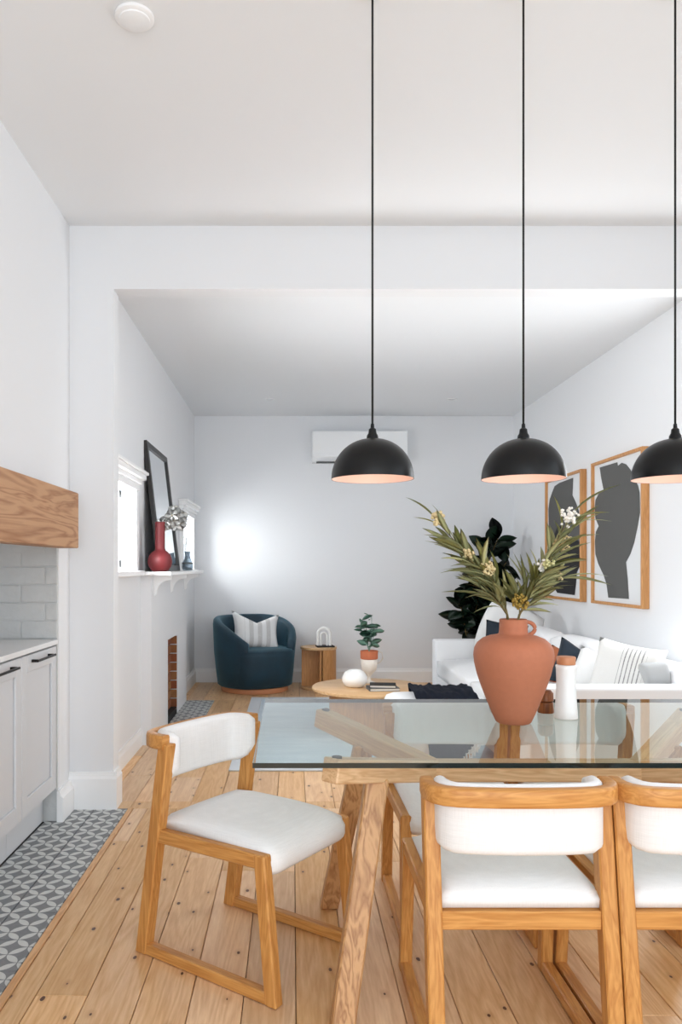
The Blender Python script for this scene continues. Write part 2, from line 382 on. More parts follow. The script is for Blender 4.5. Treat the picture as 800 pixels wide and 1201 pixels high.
def cushion(x0, y0, z0, x1, y1, z1, r=0.03, amt=0.02, n=8):
    """rounded upholstered block with a crowned top"""
    bm = bmesh.new(); box(bm, x0, y0, z0, x1, y1, z1)
    bmesh.ops.subdivide_edges(bm, edges=bm.edges[:], cuts=n, use_grid_fill=True)
    c = Vector(((x0 + x1) / 2, (y0 + y1) / 2, (z0 + z1) / 2)); hs = Vector(((x1 - x0) / 2, (y1 - y0) / 2, (z1 - z0) / 2))
    for v in bm.verts:
        q = v.co - c; inner = Vector([max(-h + r, min(h - r, k)) if h > r else 0 for k, h in zip(q, hs)]); d = q - inner
        if d.length > 1e-6 and sum(abs(k) > 1e-6 for k in d) > 1: v.co = c + inner + d.normalized() * r
        u = (v.co - c); fx, fy = u.x / hs.x, u.y / hs.y
        if u.z > 0: v.co.z += amt * (1 - fx * fx) * (1 - fy * fy)
    return bm

# ================================================================== THE SETTING
XL, XR, YN, YP, PT, YF = -1.155, 2.40, -2.2, 3.975, 0.115, 8.33       # left wall, right wall, near wall, pillar plane and thickness, far wall
XW = -1.065                                                            # living-room left wall
CD, CL, BB = 3.017, 2.89, 2.69                                         # dining ceiling, living ceiling, underside of the beam
floor = struct(link('floor', B(-2.0, YN, -0.12, XR + 0.1, YF + 0.1, -0.022), M['sub']))
struct(link('ceiling', B(XL - 0.8, YN, CD, XR + 0.1, YP + 0.01, CD + 0.1), M['ceil']))
struct(link('ceiling', B(XW - 0.1, YP + PT - 0.01, CL, XR + 0.1, YF + 0.1, CL + 0.1), M['ceil']))
struct(link('wall_far', B(XW - 0.1, YF, -0.05, XR + 0.1, YF + 0.1, CL), M['wall']))
# right wall: dining window (out of frame) and living part with an unseen opening added for fill light
w = bmesh.new()
for a in ((XR, YN, -0.05, XR + 0.1, -0.3, CD), (XR, -0.3, -0.05, XR + 0.1, 2.3, 0.9), (XR, -0.3, 2.5, XR + 0.1, 2.3, CD), (XR, 2.3, -0.05, XR + 0.1, 4.14, CD), (XR, 4.14, -0.05, XR + 0.1, 4.67, 0.7), (XR, 4.14, 2.4, XR + 0.1, 4.67, CD), (XR, 4.67, -0.05, XR + 0.1, YF, CD)): box(w, *a)
struct(link('wall_right', w, M['wall']))
w = bmesh.new()
for a in ((XL - 0.8, YN - 0.1, -0.05, -1.1, YN, CD), (2.1, YN - 0.1, -0.05, XR + 0.1, YN, CD), (-1.1, YN - 0.1, 2.45, 2.1, YN, CD)): box(w, *a)
struct(link('wall_near', w, M['wall']))
# left dining wall with the chimney recess holding the cabinets
w = bmesh.new()
RY0, RY1, RZ, RXB = 1.2, 3.77, 1.40, -1.80
for a in ((XL - 0.12, YN, -0.05, XL, RY0, CD), (XL - 0.12, RY0, RZ, XL, RY1 + 0.02, CD), (XL - 0.65, RY1 + 0.02, -0.05, XL, YP + PT, CD), (RXB - 0.1, RY0 - 0.1, -0.05, RXB, RY1 + 0.02, RZ + 0.1),
          (RXB, RY0 - 0.1, -0.05, XL - 0.12, RY0, RZ + 0.1), (RXB, RY0, RZ, XL - 0.12, RY1 + 0.02, RZ + 0.1)): box(w, *a)
struct(link('wall_left', w, M['wall']))
# painted bricks on the recess end wall
jamb = struct(link('wall_jamb', B(RXB, RY1 + 0.0065, 0.0, XL - 0.004, RY1 + 0.02, RZ), M['pbrick']))
random.seed(3)
zc = 0.90; k = 0
while zc < RZ - 0.02:
    x = RXB + 0.005 - (0.115 if k % 2 else 0.0)
    while x < XL - 0.01:
        x0, x1 = max(x, RXB), min(x + 0.226, XL - 0.001)
        if x1 - x0 > 0.03:
            bm = B(-(x1 - x0) / 2, -0.008, -0.0415, (x1 - x0) / 2, 0.004, 0.0415, bev=0.003)
            for v in bm.verts: v.co += Vector([random.uniform(-0.0018, 0.0018) for _ in range(3)])
            link('brick', bm, M['pbrick'], jamb, loc=((x0 + x1) / 2, RY1 + 0.0105 - random.uniform(0, 0.0025), min(zc + 0.0415, RZ - 0.042)))
        x += 0.232
    zc += 0.0885; k += 1
# pillar and beam between the rooms
w = bmesh.new(); box(w, XL, YP, -0.05, -0.927, YP + PT, CD); box(w, -0.927, YP, BB, XR, YP + PT, CD)
struct(link('wall_middle', w, M['wall']))
# living-room left wall with two windows
W1, W2, WZ0, WZ1 = (4.28, 5.12), (7.26, 8.10), 1.225, 1.76
w = bmesh.new(); T = 0.22
for y0, y1 in ((YP + PT, W1[0]), (W1[1], W2[0]), (W2[1], YF)): box(w, XW - T, y0, -0.05, XW, y1, CL)
for y0, y1 in (W1, W2): box(w, XW - T, y0, -0.05, XW, y1, WZ0); box(w, XW - T, y0, WZ1, XW, y1, CL)
struct(link('wall_left', w, M['wall']))
# chimney breast with a fireplace opening
BX, BY0, BY1, OY0, OY1, OZ = -0.99, 5.38, 7.17, 6.10, 6.60, 0.67
w = bmesh.new()
box(w, XW - 0.0, BY0, -0.05, BX, OY0, 1.19); box(w, XW, OY1, -0.05, BX, BY1, 1.19); box(w, XW, OY0, OZ, BX, OY1, 1.19)
chim = struct(link('wall_chimney', w, M['wall']))
w = bmesh.new()
box(w, XW + 0.002, OY0 + 0.004, -0.02, BX - 0.004, OY1 - 0.004, 0.05)
link('hearth_base', w, M['soot'], chim)
link('firebox_back', B(XW + 0.001, OY0 + 0.002, 0.05, XW + 0.012, OY1 - 0.002, OZ - 0.002), M['gout'], chim)
z = 0.052; k = 0
while z < OZ - 0.03:                                                     # exposed bricks lining the fireplace
    for y0, y1 in ([(OY0 + 0.005, OY0 + 0.24), (OY0 + 0.25, OY1 - 0.02)] if k % 2 else [(OY0 + 0.005, OY0 + 0.12), (OY0 + 0.13, OY0 + 0.36), (OY0 + 0.37, OY1 - 0.02)]):
        h = min(0.068, OZ - 0.004 - z)
        link('brick', B(XW + 0.012, y0, z, XW + 0.024, y1, z + h, bev=0.002), M['brick'], chim)
    h = min(0.068, OZ - 0.004 - z)
    link('brick', B(XW + 0.013, OY1 - 0.016, z, BX - 0.003, OY1 - 0.002, z + h, bev=0.002), M['brick'], chim)
    z += 0.077; k += 1
# mantel shelf with brackets
shelf = thing('mantel_shelf', 'white painted mantel shelf on curved brackets over the fireplace', 'shelf', (BX, 6.3, 1.19))
link('shelf_board', B(XW + 0.003 - BX, -1.0, 0.001, 0.15, 0.98, 0.028, bev=0.003), M['trim'], shelf)
for yy in (5.49, 6.24, 7.03):
    pts = [(0.0, -0.005), (0.125, -0.005), (0.125, -0.03)] + [(0.02 + 0.105 * math.cos(R(a)), -0.14 + 0.11 * math.sin(R(a)) ) for a in ()]
    pts = [(0.001, 0.0), (0.125, 0.0), (0.125, -0.028), (0.105, -0.035)] + [(0.105 - 0.085 * math.sin(R(a)), -0.135 + 0.1 * math.cos(R(a))) for a in range(0, 91, 15)] + [(0.001, -0.15)]
    link('bracket', prism(pts, yy - 6.3 - 0.02, yy - 6.3 + 0.02), M['trim'], shelf)

# baseboards
def baseboard(name, x0, y0, x1, y1, h=0.19, t=0.02):
    """runs along a wall line; profile with a stepped top"""
    bm = bmesh.new(); n = Vector((y0 - y1, x1 - x0, 0)).normalized()
    a = Vector((x0, y0, 0)); b = Vector((x1, y1, 0))
    sec = [(0, -0.02), (t, -0.02), (t, h - 0.035), (t * 0.6, h - 0.02), (t * 0.45, h), (0, h)]
    r0 = [bm.verts.new(a + n * s + Vector((0, 0, zz))) for s, zz in sec]; r1 = [bm.verts.new(b + n * s + Vector((0, 0, zz))) for s, zz in sec]
    for i in range(len(sec)): bm.faces.new([r0[i], r0[(i + 1) % 6], r1[(i + 1) % 6], r1[i]])
    bm.faces.new(r0); bm.faces.new(r1)
    return struct(link(name, bm, M['trim']))
baseboard('baseboard_left', XL, YP, XL, RY1 - 0.01, 0.15, 0.03)
baseboard('baseboard_middle', -0.907, YP, XL, YP, 0.19, 0.02)
baseboard('baseboard_middle', -0.927, YP + PT, -0.927, YP - 0.0, 0.19, 0.02)
baseboard('baseboard_left', XW, BY0, XW, YP + PT, 0.12, 0.014)
baseboard('baseboard_left', XW, YF, XW, BY1, 0.15, 0.02)
baseboard('baseboard_far', XR, YF, XW, YF, 0.15, 0.02)
baseboard('baseboard_right', XR, YN, XR, YF, 0.15, 0.02)

# windows in the living-room left wall
def window(idx, y0, y1):
    yc = (y0 + y1) / 2; hw = (y1 - y0) / 2
    root = bpy.data.objects.new('window_%d' % idx, None); C.objects.link(root); root.location = (XW, yc, WZ0); root['kind'] = 'structure'
    hz = WZ1 - WZ0
    # architrave and cornice hood
    link('architrave', B(0.001, -hw - 0.05, 0.0, 0.03, -hw + 0.03, hz + 0.02, bev=0.004), M['trim'], root)
    link('architrave', B(0.001, hw - 0.03, 0.0, 0.03, hw + 0.05, hz + 0.02, bev=0.004), M['trim'], root)
    c = bmesh.new()
    for zz, hh, pr, ov in ((hz + 0.0, 0.045, 0.035, 0.055), (hz + 0.045, 0.03, 0.05, 0.065), (hz + 0.075, 0.035, 0.075, 0.085), (hz + 0.11, 0.02, 0.09, 0.10)): box(c, 0.001, -hw - ov, zz, pr, hw + ov, zz + hh, bev=0.003)
    link('cornice', c, M['trim'], root)
    link('window_sill', B(-T + 0.01, -hw - 0.0, -0.0, 0.0, hw, 0.02), M['trim'], root)
    link('window_sill', B(0.0, -hw - 0.07, -0.035, 0.07, hw + (0.06 if idx == 1 else 0.07), 0.0, bev=0.004), M['trim'], root)
    xs = -0.10
    f = bmesh.new()
    box(f, xs - 0.02, -hw, 0.02, xs + 0.02, -hw + 0.045, hz); box(f, xs - 0.02, hw - 0.045, 0.02, xs + 0.02, hw, hz)
    box(f, xs - 0.02, -hw, 0.02, xs + 0.02, hw, 0.07); box(f, xs - 0.02, -hw, hz - 0.05, xs + 0.02, hw, hz)
    fr = link('window_frame', f, M['trim'], root)
    s = bmesh.new()
    box(s, xs - 0.01, -0.02, 0.07, xs + 0.012, 0.02, hz - 0.05); link('mullion', s, M['trim'], root)
    for a, b in ((-hw + 0.045, -0.02), (0.02, hw - 0.045)):
        link('pane', B(xs - 0.003, a, 0.07, xs + 0.003, b, hz - 0.05), M['pane'], root)
        link('glazing_bar', B(xs - 0.008, a, hz * 0.66, xs + 0.01, b, hz * 0.66 + 0.018), M['trim'], root)
    st = bmesh.new(); box(st, xs + 0.02, hw - 0.035, 0.09, xs + 0.032, hw - 0.022, hz * 0.55); box(st, xs + 0.02, hw - 0.045, hz * 0.5, xs + 0.045, hw - 0.012, hz * 0.62)
    link('casement_stay', st, M['steel'], root)
    l = bmesh.new(); box(l, xs + 0.02, -0.03, 0.13, xs + 0.04, 0.05, 0.142); box(l, xs + 0.012, 0.0, 0.115, xs + 0.03, 0.015, 0.16); link('latch', l, M['steel'], root)
window(1, *W1); window(2, *W2)
# dining window and garden doors (outside the frame)
root = bpy.data.objects.new('window_3', None); C.objects.link(root); root.location = (XR, 1.0, 0.9); root['kind'] = 'structure'
f = bmesh.new()
for a in ((0.03, -1.3, 0, 0.08, -1.24, 1.6), (0.03, 1.24, 0, 0.08, 1.3, 1.6), (0.03, -0.03, 0, 0.08, 0.03, 1.6), (0.03, -1.3, 0, 0.08, 1.3, 0.06), (0.03, -1.3, 1.54, 0.08, 1.3, 1.6)): box(f, *a)
link('window_frame', f, M['trim'], root)
root = bpy.data.objects.new('window_4', None); C.objects.link(root); root.location = (XR, 4.405, 0.7); root['kind'] = 'structure'  # unseen frame round the added opening that brightens the living room
f = bmesh.new()
for a in ((0.03, -0.265, 0, 0.08, -0.225, 1.7), (0.03, 0.225, 0, 0.08, 0.265, 1.7), (0.03, -0.225, 0, 0.08, 0.225, 0.05), (0.03, -0.225, 1.65, 0.08, 0.225, 1.7)): box(f, *a)
link('window_frame', f, M['trim'], root)
root = bpy.data.objects.new('door_1', None); C.objects.link(root); root.location = (0.5, YN, 0); root['kind'] = 'structure'
f = bmesh.new()
for a in ((-1.6, -0.08, 0, -1.52, -0.02, 2.45), (1.52, -0.08, 0, 1.6, -0.02, 2.45), (-0.04, -0.08, 0, 0.04, -0.02, 2.45), (-1.6, -0.08, 2.38, 1.6, -0.02, 2.45), (-1.6, -0.08, 0, 1.6, -0.02, 0.09)): box(f, *a)
link('door_frame', f, M['trim'], root)

# ------------------------------------------------------------------ floorboards, tiles
random.seed(11)
BW = 0.152
def boards(xa, xb, ya, yb, phase, minw=0.02):
    i0 = math.floor((xa - phase) / BW)
    i = i0
    while phase + i * BW < xb:
        x0, x1 = max(xa, phase + i * BW), min(xb, phase + (i + 1) * BW); i += 1
        if x1 - x0 < minw: continue
        y = ya; first = True
        while y < yb - 0.01:
            L = random.choice((1.3, 1.9, 2.6, 3.2)) * (random.uniform(0.3, 1) if first else 1); first = False
            y1 = min(y + L, yb)
            if yb - y1 < 0.35: y1 = yb
            dx = random.uniform(-0.0006, 0.0006)
            bm = bmesh.new(); hx, hy = (x1 - x0) / 2 - 0.0012, (y1 - y) / 2 - 0.0008
            c = 0.0018
            vb = [bm.verts.new(p) for p in ((-hx, -hy, -0.02), (hx, -hy, -0.02), (hx, hy, -0.02), (-hx, hy, -0.02))]
            vm = [bm.verts.new(p) for p in ((-hx, -hy, -c), (hx, -hy, -c), (hx, hy, -c), (-hx, hy, -c))]
            vt = [bm.verts.new(p) for p in ((-hx + c, -hy + c / 2, 0), (hx - c, -hy + c / 2, 0), (hx - c, hy - c / 2, 0), (-hx + c, hy - c / 2, 0))]
            for a, b in ((vb, vm), (vm, vt)):
                for q in range(4): bm.faces.new([a[q], a[(q + 1) % 4], b[(q + 1) % 4], b[q]])
            bm.faces.new(vt); bm.faces.new(vb)
            link('floorboard', bm, M['pine'], floor, loc=((x0 + x1) / 2, (y + y1) / 2, -random.uniform(0, 0.0006)))
            y = y1
HX, HY0, HY1 = -0.73, 5.95, 7.2
boards(-0.823, XR, 0.6, YP, 0.01)
boards(-0.823, XR, YN, 0.6, 0.01)
boards(-0.925, XR, YP, YP + PT, 0.07)
boards(XW, XR, YP + PT, HY0, 0.07)
boards(HX, XR, HY0, HY1, 0.07)
boards(XW, XR, HY1, YF, 0.07)
def tiles(xs, ys, grp_y1):
    meshes = {}
    for (x0, x1) in xs:
        for (y0, y1) in ys:
            wd, ln = round(x1 - x0, 4), round(y1 - y0, 4); ctr = (x0 + 0.1 if xs.index((x0, x1)) else x1 - 0.1)
            o = link('tile', B(x0 - ctr + 0.0018, -ln / 2 + 0.0015, -0.02, x1 - ctr - 0.0018, ln / 2 - 0.0015, -0.0005, bev=0.001), M['tile'], floor, loc=(ctr, (y0 + y1) / 2, 0))
struct(link('floor', B(-1.24, 0.9, -0.021, -0.852, YP, -0.008), M['grout']))
ys = []; y = YP
while y > 1.0: ys.append((y - 0.2, y)); y -= 0.2
tiles([(-1.22, -1.02), (-1.02, -0.852)], ys, 0)
struct(link('trim_1', B(-0.850, 0.9, -0.02, -0.824, YP, 0.003, bev=0.002), M['ltrim']))
struct(link('floor', B(BX, HY0, -0.021, HX, HY1, -0.004), M['grout']))
ys = []; y = HY1
while y > HY0 + 0.04: ys.append((max(y - 0.13, HY0), y)); y -= 0.13
for x0, x1 in ((BX, BX + 0.13), (BX + 0.13, HX)):
    for y0, y1 in ys:
        link('tile', B(x0 + 0.001, -(y1 - y0) / 2 + 0.001, -0.02, x1 - 0.001, (y1 - y0) / 2 - 0.001, -0.0005), M['tile'], floor, loc=(0, (y0 + y1) / 2, 0))

# ------------------------------------------------------------------ kitchen side: lintel, worktop, cabinets
tag(link('timber_lintel', B(-1.148, 0.9, 1.342, -1.048, 3.76, 1.612, bev=0.004), M['lintel']), 'solid timber mantel beam fixed to the white wall above the kitchen bench', 'beam')
tag(link('countertop', B(RXB + 0.005, RY0 + 0.01, 0.872, -1.15, RY1 - 0.003, 0.895, bev=0.002), M['stone']), 'white stone benchtop above the grey cabinets', 'countertop')
def cabinet(y0, y1, label):
    t = thing('base_cabinet', label, 'cabinet', (-1.17, (y0 + y1) / 2, 0), 0)
    hw = (y1 - y0) / 2
    link('body', B(-0.6, -hw + 0.001, 0.16, -0.012, hw - 0.001, 0.868), M['cab'], t)
    link('plinth', B(-0.58, -hw + 0.001, 0.002, -0.055, hw - 0.001, 0.16), M['cab'], t)
    d = bmesh.new(); a, b, z0, z1 = -hw + 0.002, hw - 0.002, 0.165, 0.862
    box(d, -0.011, a, z0, 0.0, b, z1)
    for q in ((a, z0, a + 0.065, z1), (b - 0.065, z0, b, z1), (a + 0.065, z0, b - 0.065, z0 + 0.075), (a + 0.065, z1 - 0.075, b - 0.065, z1)): box(d, 0.0, q[0], q[1], 0.012, q[2], q[3], bev=0.0025)
    door = link('door', d, M['cab'], t)
    h = bmesh.new(); box(h, 0.037, -0.13, 0.828, 0.047, 0.13, 0.838, bev=0.002); box(h, 0.012, -0.12, 0.827, 0.037, -0.105, 0.839); box(h, 0.012, 0.105, 0.827, 0.037, 0.12, 0.839)
    link('handle', h, M['black'], door)
cabinet(3.285, 3.765, 'pale grey panelled base cabinet next to the white wall corner')
cabinet(2.80, 3.283, 'pale grey panelled base cabinet cut off by the left picture edge')

# ================================================================== DINING CHAIRS
def make_chair():
    t = thing('dining_chair', '', 'chair', (0, 0, 0), 0, 'white upholstered oak dining chairs')
    # local: +Y is the front
    rail = [(-0.236, -0.155, 0.7), (-0.238, -0.18, 0.7), (-0.236, -0.205, 0.7), (-0.226, -0.23, 0.7), (-0.205, -0.249, 0.7), (-0.175, -0.259, 0.7), (-0.13, -0.265, 0.7), (-0.07, -0.269, 0.7), (0, -0.27, 0.7)]
    rail = [(x * 0.953, y, z - 0.006) for x, y, z in rail]; rail = rail + [(-x, y, z) for x, y, z in rail[-2::-1]]
    for s in (-1, 1):
        post('leg', (s * 0.217, -0.262, 0.0), (s * 0.217, -0.158, 0.69), 0.040, 0.046, M['oak'], t)
        post('leg', (s * 0.217, 0.268, 0.0), (s * 0.213, 0.222, 0.42), 0.036, 0.042, M['oak'], t)
        post_y = 0.002
        bar('runner', (s * 0.217, -0.262, 0.0185), (s * 0.217, 0.268, 0.0185), 0.034, 0.035, M['oak'], t)
        bar('side_rail', (s * 0.215, -0.20, 0.392), (s * 0.213, 0.238, 0.40), 0.032, 0.042, M['oak'], t)
    link('rear_rail', B(-0.199, -0.219, 0.352, 0.199, -0.191, 0.398, bev=0.003), M['oakx'], t)
    link('front_rail', B(-0.195, 0.19, 0.352, 0.195, 0.215, 0.392, bev=0.003), M['oakx'], t)
    link('top_rail', sweep(rail, rsec(0.034, 0.046, 0.008)), M['oakx'], t, smooth=True)
    # seat pad: crowned, rolled over the front rail
    bm = bmesh.new(); nx, prof = 12, []
    prof = [(-0.205, 0.402), (-0.208, 0.425), (-0.19, 0.447), (-0.12, 0.452), (-0.03, 0.452), (0.07, 0.452), (0.16, 0.450), (0.215, 0.442), (0.246, 0.425), (0.262, 0.398), (0.262, 0.372), (0.248, 0.356), (0.225, 0.358), (0.21, 0.398)]
    rings = []
    for i in range(nx + 1):
        u = -1 + 2 * i / nx; e = (1 - abs(u) ** 6)
        k = 0.94 if i in (0, nx) else 1.0
        rings.append([bm.verts.new((0.201 * u, y * (k if y > 0 else 1), z + (0.014 * (1 - u * u) * max(0, 1 - (y / 0.23) ** 2) if z > 0.44 else 0) - (0.012 if i in (0, nx) and z > 0.43 else 0))) for y, z in prof])
    m = len(prof)
    for a, b in zip(rings, rings[1:]):
        for j in range(m): bm.faces.new([a[j], a[(j + 1) % m], b[(j + 1) % m], b[j]])
    bm.faces.new(rings[0]); bm.faces.new(rings[-1])
    link('seat', bm, M['linen'], t, smooth=2)
    # back cushion following the rail
    inner = [(-0.199, -0.135), (-0.203, -0.165), (-0.201, -0.19), (-0.192, -0.212), (-0.175, -0.228), (-0.145, -0.236), (-0.10, -0.241), (-0.05, -0.244), (0, -0.245)]
    inner = [(x * 0.95, y) for x, y in inner]; inner = inner + [(-x, y) for x, y in inner[-2::-1]]
    n = len(inner)
    def sec(i):
        e = min(i, n - 1 - i); lift = (0.06, 0.022, 0.007, 0.002)[e] if e < 4 else 0; thin = (0.55, 0.8, 1, 1)[e] if e < 4 else 1
        top, bot = 0.7205 - (0.012 if e == 0 else 0), 0.548 + lift; w = 0.040 * thin; r = w * 0.45
        out = []
        for cx, cz, a0 in ((w / 2 - r, top - r, 0), (-w / 2 + r, top - r, 90), (-w / 2 + r, bot + r, 180), (w / 2 - r, bot + r, 270)):
            for kk in range(4): a = R(a0 + 30 * kk); out.append((cx + r * math.cos(a), cz + r * math.sin(a)))
        return out
    link('backrest', sweep([(x, y, 0) for x, y in inner], sec), M['linen'], t, smooth=2)
    return t
chair = make_chair()
chair.location = (-0.143, 2.52, 0); chair.rotation_euler = (0, 0, R(-125.9))
chair['label'] = 'oak and white dining chair at the left end of the glass table, turned toward it'
dup(chair, (0.567, 2.115, 0), 0, 'oak and white dining chair seen from behind, in front of the terracotta vase')
dup(chair, (1.045, 2.115, 0), 0, 'oak and white dining chair seen from behind, cut off by the right picture edge')
dup(chair, (0.592, 2.80, 0), PI, 'far-side dining chair left of the terracotta vase, seen through the glass table')
dup(chair, (1.076, 2.80, 0), PI, 'far-side dining chair behind the white bottle, seen through the glass table')

# ================================================================== TABLE
TX, TY = 0.777, 2.455
tbl = thing('dining_table', 'rectangular glass-topped dining table on splayed oak legs', 'table', (TX, TY, 0))
bm = bmesh.new(); hx, hy = 0.88, 0.478
box(bm, -hx, -hy, 0.7315, hx, hy, 0.745)
for f in bm.faces: f.material_index = 1 if abs(f.normal.z) < 0.5 else 0
bm.faces.ensure_lookup_table(); bmesh.ops.recalc_face_normals(bm, faces=bm.faces); bm.normal_update()
for f in bm.faces: f.material_index = 1 if abs(f.normal.z) < 0.5 else 0
link('tabletop', bm, [M['glass'], M['gedge']], tbl)
jx = 0.331
bar('spine', (-jx - 0.02, 0, 0.60), (jx + 0.02, 0, 0.60), 0.07, 0.06, M['beam'], tbl)
for sx in (-1, 1):
    for sy in (-1, 1):
        e = Vector((sx * 0.675, sy * 0.372, 0.698)); j = Vector((sx * jx, 0, 0.60))
        bar('beam', e, j, 0.058, 0.066, M['beam'], tbl)
        link('pad', lathe([(0.014, 0), (0.014, 0.0085)], 12), M['rubber'], tbl, loc=(sx * 0.655, sy * 0.352, 0.7225))
        foot = Vector((sx * 0.643, sy * 0.372, 0.0)); top = Vector((sx * 0.53, sy * 0.205, 0.635))
        post('leg', foot, top, 0.066, 0.062, M['leg'], tbl, bev=0.005)

# ================================================================== PENDANTS
def pendant(x, label):
    PY, PZ, r = 2.30, 1.513, 0.1235
    t = thing('pendant_lamp', label, 'lamp', (x, PY, PZ), 0, 'black dome pendants over the table')
    prof = [(r, 0)] + [(r * math.cos(R(a)) ** 0.92, r * 0.985 * math.sin(R(a))) for a in range(8, 84, 6)] + [(0.014, r * 0.99)]
    out = lathe(prof, 56, caps=False)
    link('shade', out, M['black'], t, smooth=2)
    prof2 = [(r - 0.0015, 0.0005)] + [((r - 0.004) * math.cos(R(a)) ** 0.92, (r - 0.004) * 0.985 * math.sin(R(a))) for a in range(8, 84, 6)] + [(0.0, r * 0.97)]
    link('shade_lining', lathe(prof2, 56, caps=False), M['inner'], t, smooth=2)
    link('socket_cap', lathe([(0.018, r * 0.97), (0.017, r * 0.97 + 0.01), (0.0125, r * 0.97 + 0.018), (0.011, r * 0.97 + 0.03), (0.006, r * 0.97 + 0.034), (0.005, r * 0.97 + 0.046)], 20), M['black'], t, smooth=True)
    link('cord', lathe([(0.0033, r + 0.03), (0.0033, CD - PZ - 0.02)], 8), M['blackm'], t, smooth=2)
    link('ceiling_rose', lathe([(0.05, CD - PZ - 0.022), (0.05, CD - PZ - 0.001)], 24), M['black'], t, smooth=True)
    link('bulb', lathe([(0.0, 0.03)] + [(0.026 * math.sin(R(a)), 0.056 - 0.026 * math.cos(R(a))) for a in range(20, 150, 15)] + [(0.013, 0.085), (0.013, 0.12)], 20), M['bulb'], t, smooth=2)
    d = bpy.data.lights.new('bulb_light', 'POINT'); d.energy = 0.07; d.color = (1, 0.88, 0.78); d.shadow_soft_size = 0.03
    o = bpy.data.objects.new('bulb_light', d); C.objects.link(o); o.location = (x, PY, PZ + 0.02)
pendant(0.240, 'black dome pendant lamp hanging furthest left, in front of the air conditioner')
pendant(0.6925, 'black dome pendant lamp hanging in the middle, above the terracotta vase')
pendant(1.1475, 'black dome pendant lamp cut off by the right picture edge')

# ceiling fittings
t = thing('smoke_alarm', 'round white ceiling fitting near the top left of the dining ceiling', 'smoke alarm', (-0.506, 2.46, CD))
link('base', lathe([(0.062, -0.001), (0.062, -0.010), (0.055, -0.014)], 32), M['trim'], t, smooth=True)
link('cover', lathe([(0.05, -0.013), (0.048, -0.018), (0.03, -0.024), (0, -0.025)], 32), M['ac'], t, smooth=True)
for x, lab in ((-0.22, 'small recessed downlight in the living room ceiling, left one'), (1.556, 'small recessed downlight in the living room ceiling, right one')):
    t = thing('downlight', lab, 'downlight', (x, 7.49, CL), 0, 'living room downlights')
    link('bezel', lathe([(0.035, -0.006), (0.047, -0.006), (0.048, -0.001)], 24, caps=False), M['trim'], t, smooth=True)
    link('lens', lathe([(0, -0.003), (0.036, -0.003), (0.036, -0.001)], 24, caps=False), M['paper'], t)

# ================================================================== VASE WITH GUM BRANCHES
VX, VY, VZ = 0.717, 2.49, 0.7455
vase = thing('terracotta_vase', 'large round terracotta jug with a small ring handle, on the glass table', 'vase', (VX, VY, VZ))
vp = [(0.0, 0.0), (0.050, 0.0), (0.056, 0.004), (0.068, 0.03), (0.086, 0.075), (0.103, 0.12), (0.116, 0.160), (0.124, 0.195), (0.127, 0.222), (0.124, 0.245), (0.115, 0.262), (0.098, 0.277), (0.075, 0.286), (0.053, 0.290), (0.046, 0.294), (0.0445, 0.31), (0.0445, 0.338), (0.042, 0.341), (0.038, 0.338), (0.038, 0.25), (0, 0.25)]
vp = [(r, z * 0.985) for r, z in vp]
link('body', lathe(vp, 64, caps=False), M['terra'], vase, smooth=2)
hp = [(0.040 + 0.024 * math.sin(R(a)) * 1.25, 0.0, 0.305 + 0.022 * math.cos(R(a))) for a in range(0, 181, 12)]
link('handle', tube(hp, 0.0065, 10), M['terra'], vase, smooth=2)

def leaf_mesh(name, L, W, mat, curl=0.15, fold=0.15, n=6, shape=1.0):
    bm = bmesh.new(); rows = []
    for i in range(n + 1):
        t = i / n; w = W / 2 * (math.sin(PI * min(1, t ** shape)) ** 0.8 if 0 < t < 1 else 0.04)
        zc = -curl * L * t * t; rows.append([bm.verts.new((-w, t * L, zc + fold * w)), bm.verts.new((0, t * L, zc)), bm.verts.new((w, t * L, zc + fold * w))])
    for a, b in zip(rows, rows[1:]):
        for j in range(2): bm.faces.new([a[j], a[j + 1], b[j + 1], b[j]])
    bmesh.ops.solidify(bm, geom=bm.faces[:], thickness=0.0006)
    me = bpy.data.meshes.new(name); bm.to_mesh(me); bm.free(); me.materials.append(mat)
    for p in me.polygons: p.use_smooth = True
    return me
def put_leaf(me, p, d, parent, roll=0, s=1.0, name='leaf'):
    o = bpy.data.objects.new(name, me); C.objects.link(o); o.parent = parent
    y = Vector(d).normalized(); up = Vector((0, 0, 1)) if abs(y.z) < 0.95 else Vector((1, 0, 0))
    x = y.cross(up).normalized(); z = x.cross(y)
    m = Matrix(((x.x, y.x, z.x), (x.y, y.y, z.y), (x.z, y.z, z.z))).to_4x4() @ Matrix.Rotation(roll, 4, 'Y')
    m = m @ Matrix.Scale(s, 4); m.translation = p; o.matrix_local = m
    return o
def bezier(p0, p1, p2, n=12):
    return [(1 - t) ** 2 * p0 + 2 * t * (1 - t) * p1 + t * t * p2 for t in [i / n for i in range(n + 1)]]
random.seed(21)
gum = [leaf_mesh('gum_leaf', 0.125, 0.020, M['leafo'], 0.34, 0.3), leaf_mesh('gum_leaf_pale', 0.115, 0.024, M['leafp'], 0.25, 0.3), leaf_mesh('gum_leaf_long', 0.15, 0.013, M['leafo'], 0.5, 0.3)]
def blossom(bm, p, r, n, k=0.006):
    for _ in range(n):
        v = Vector((random.gauss(0, 1), random.gauss(0, 1), random.gauss(0, 1))).normalized() * r * random.uniform(0.2, 1)
        bmesh.ops.create_icosphere(bm, subdivisions=1, radius=k * random.uniform(0.6, 1.2), matrix=Matrix.Translation(p + v))
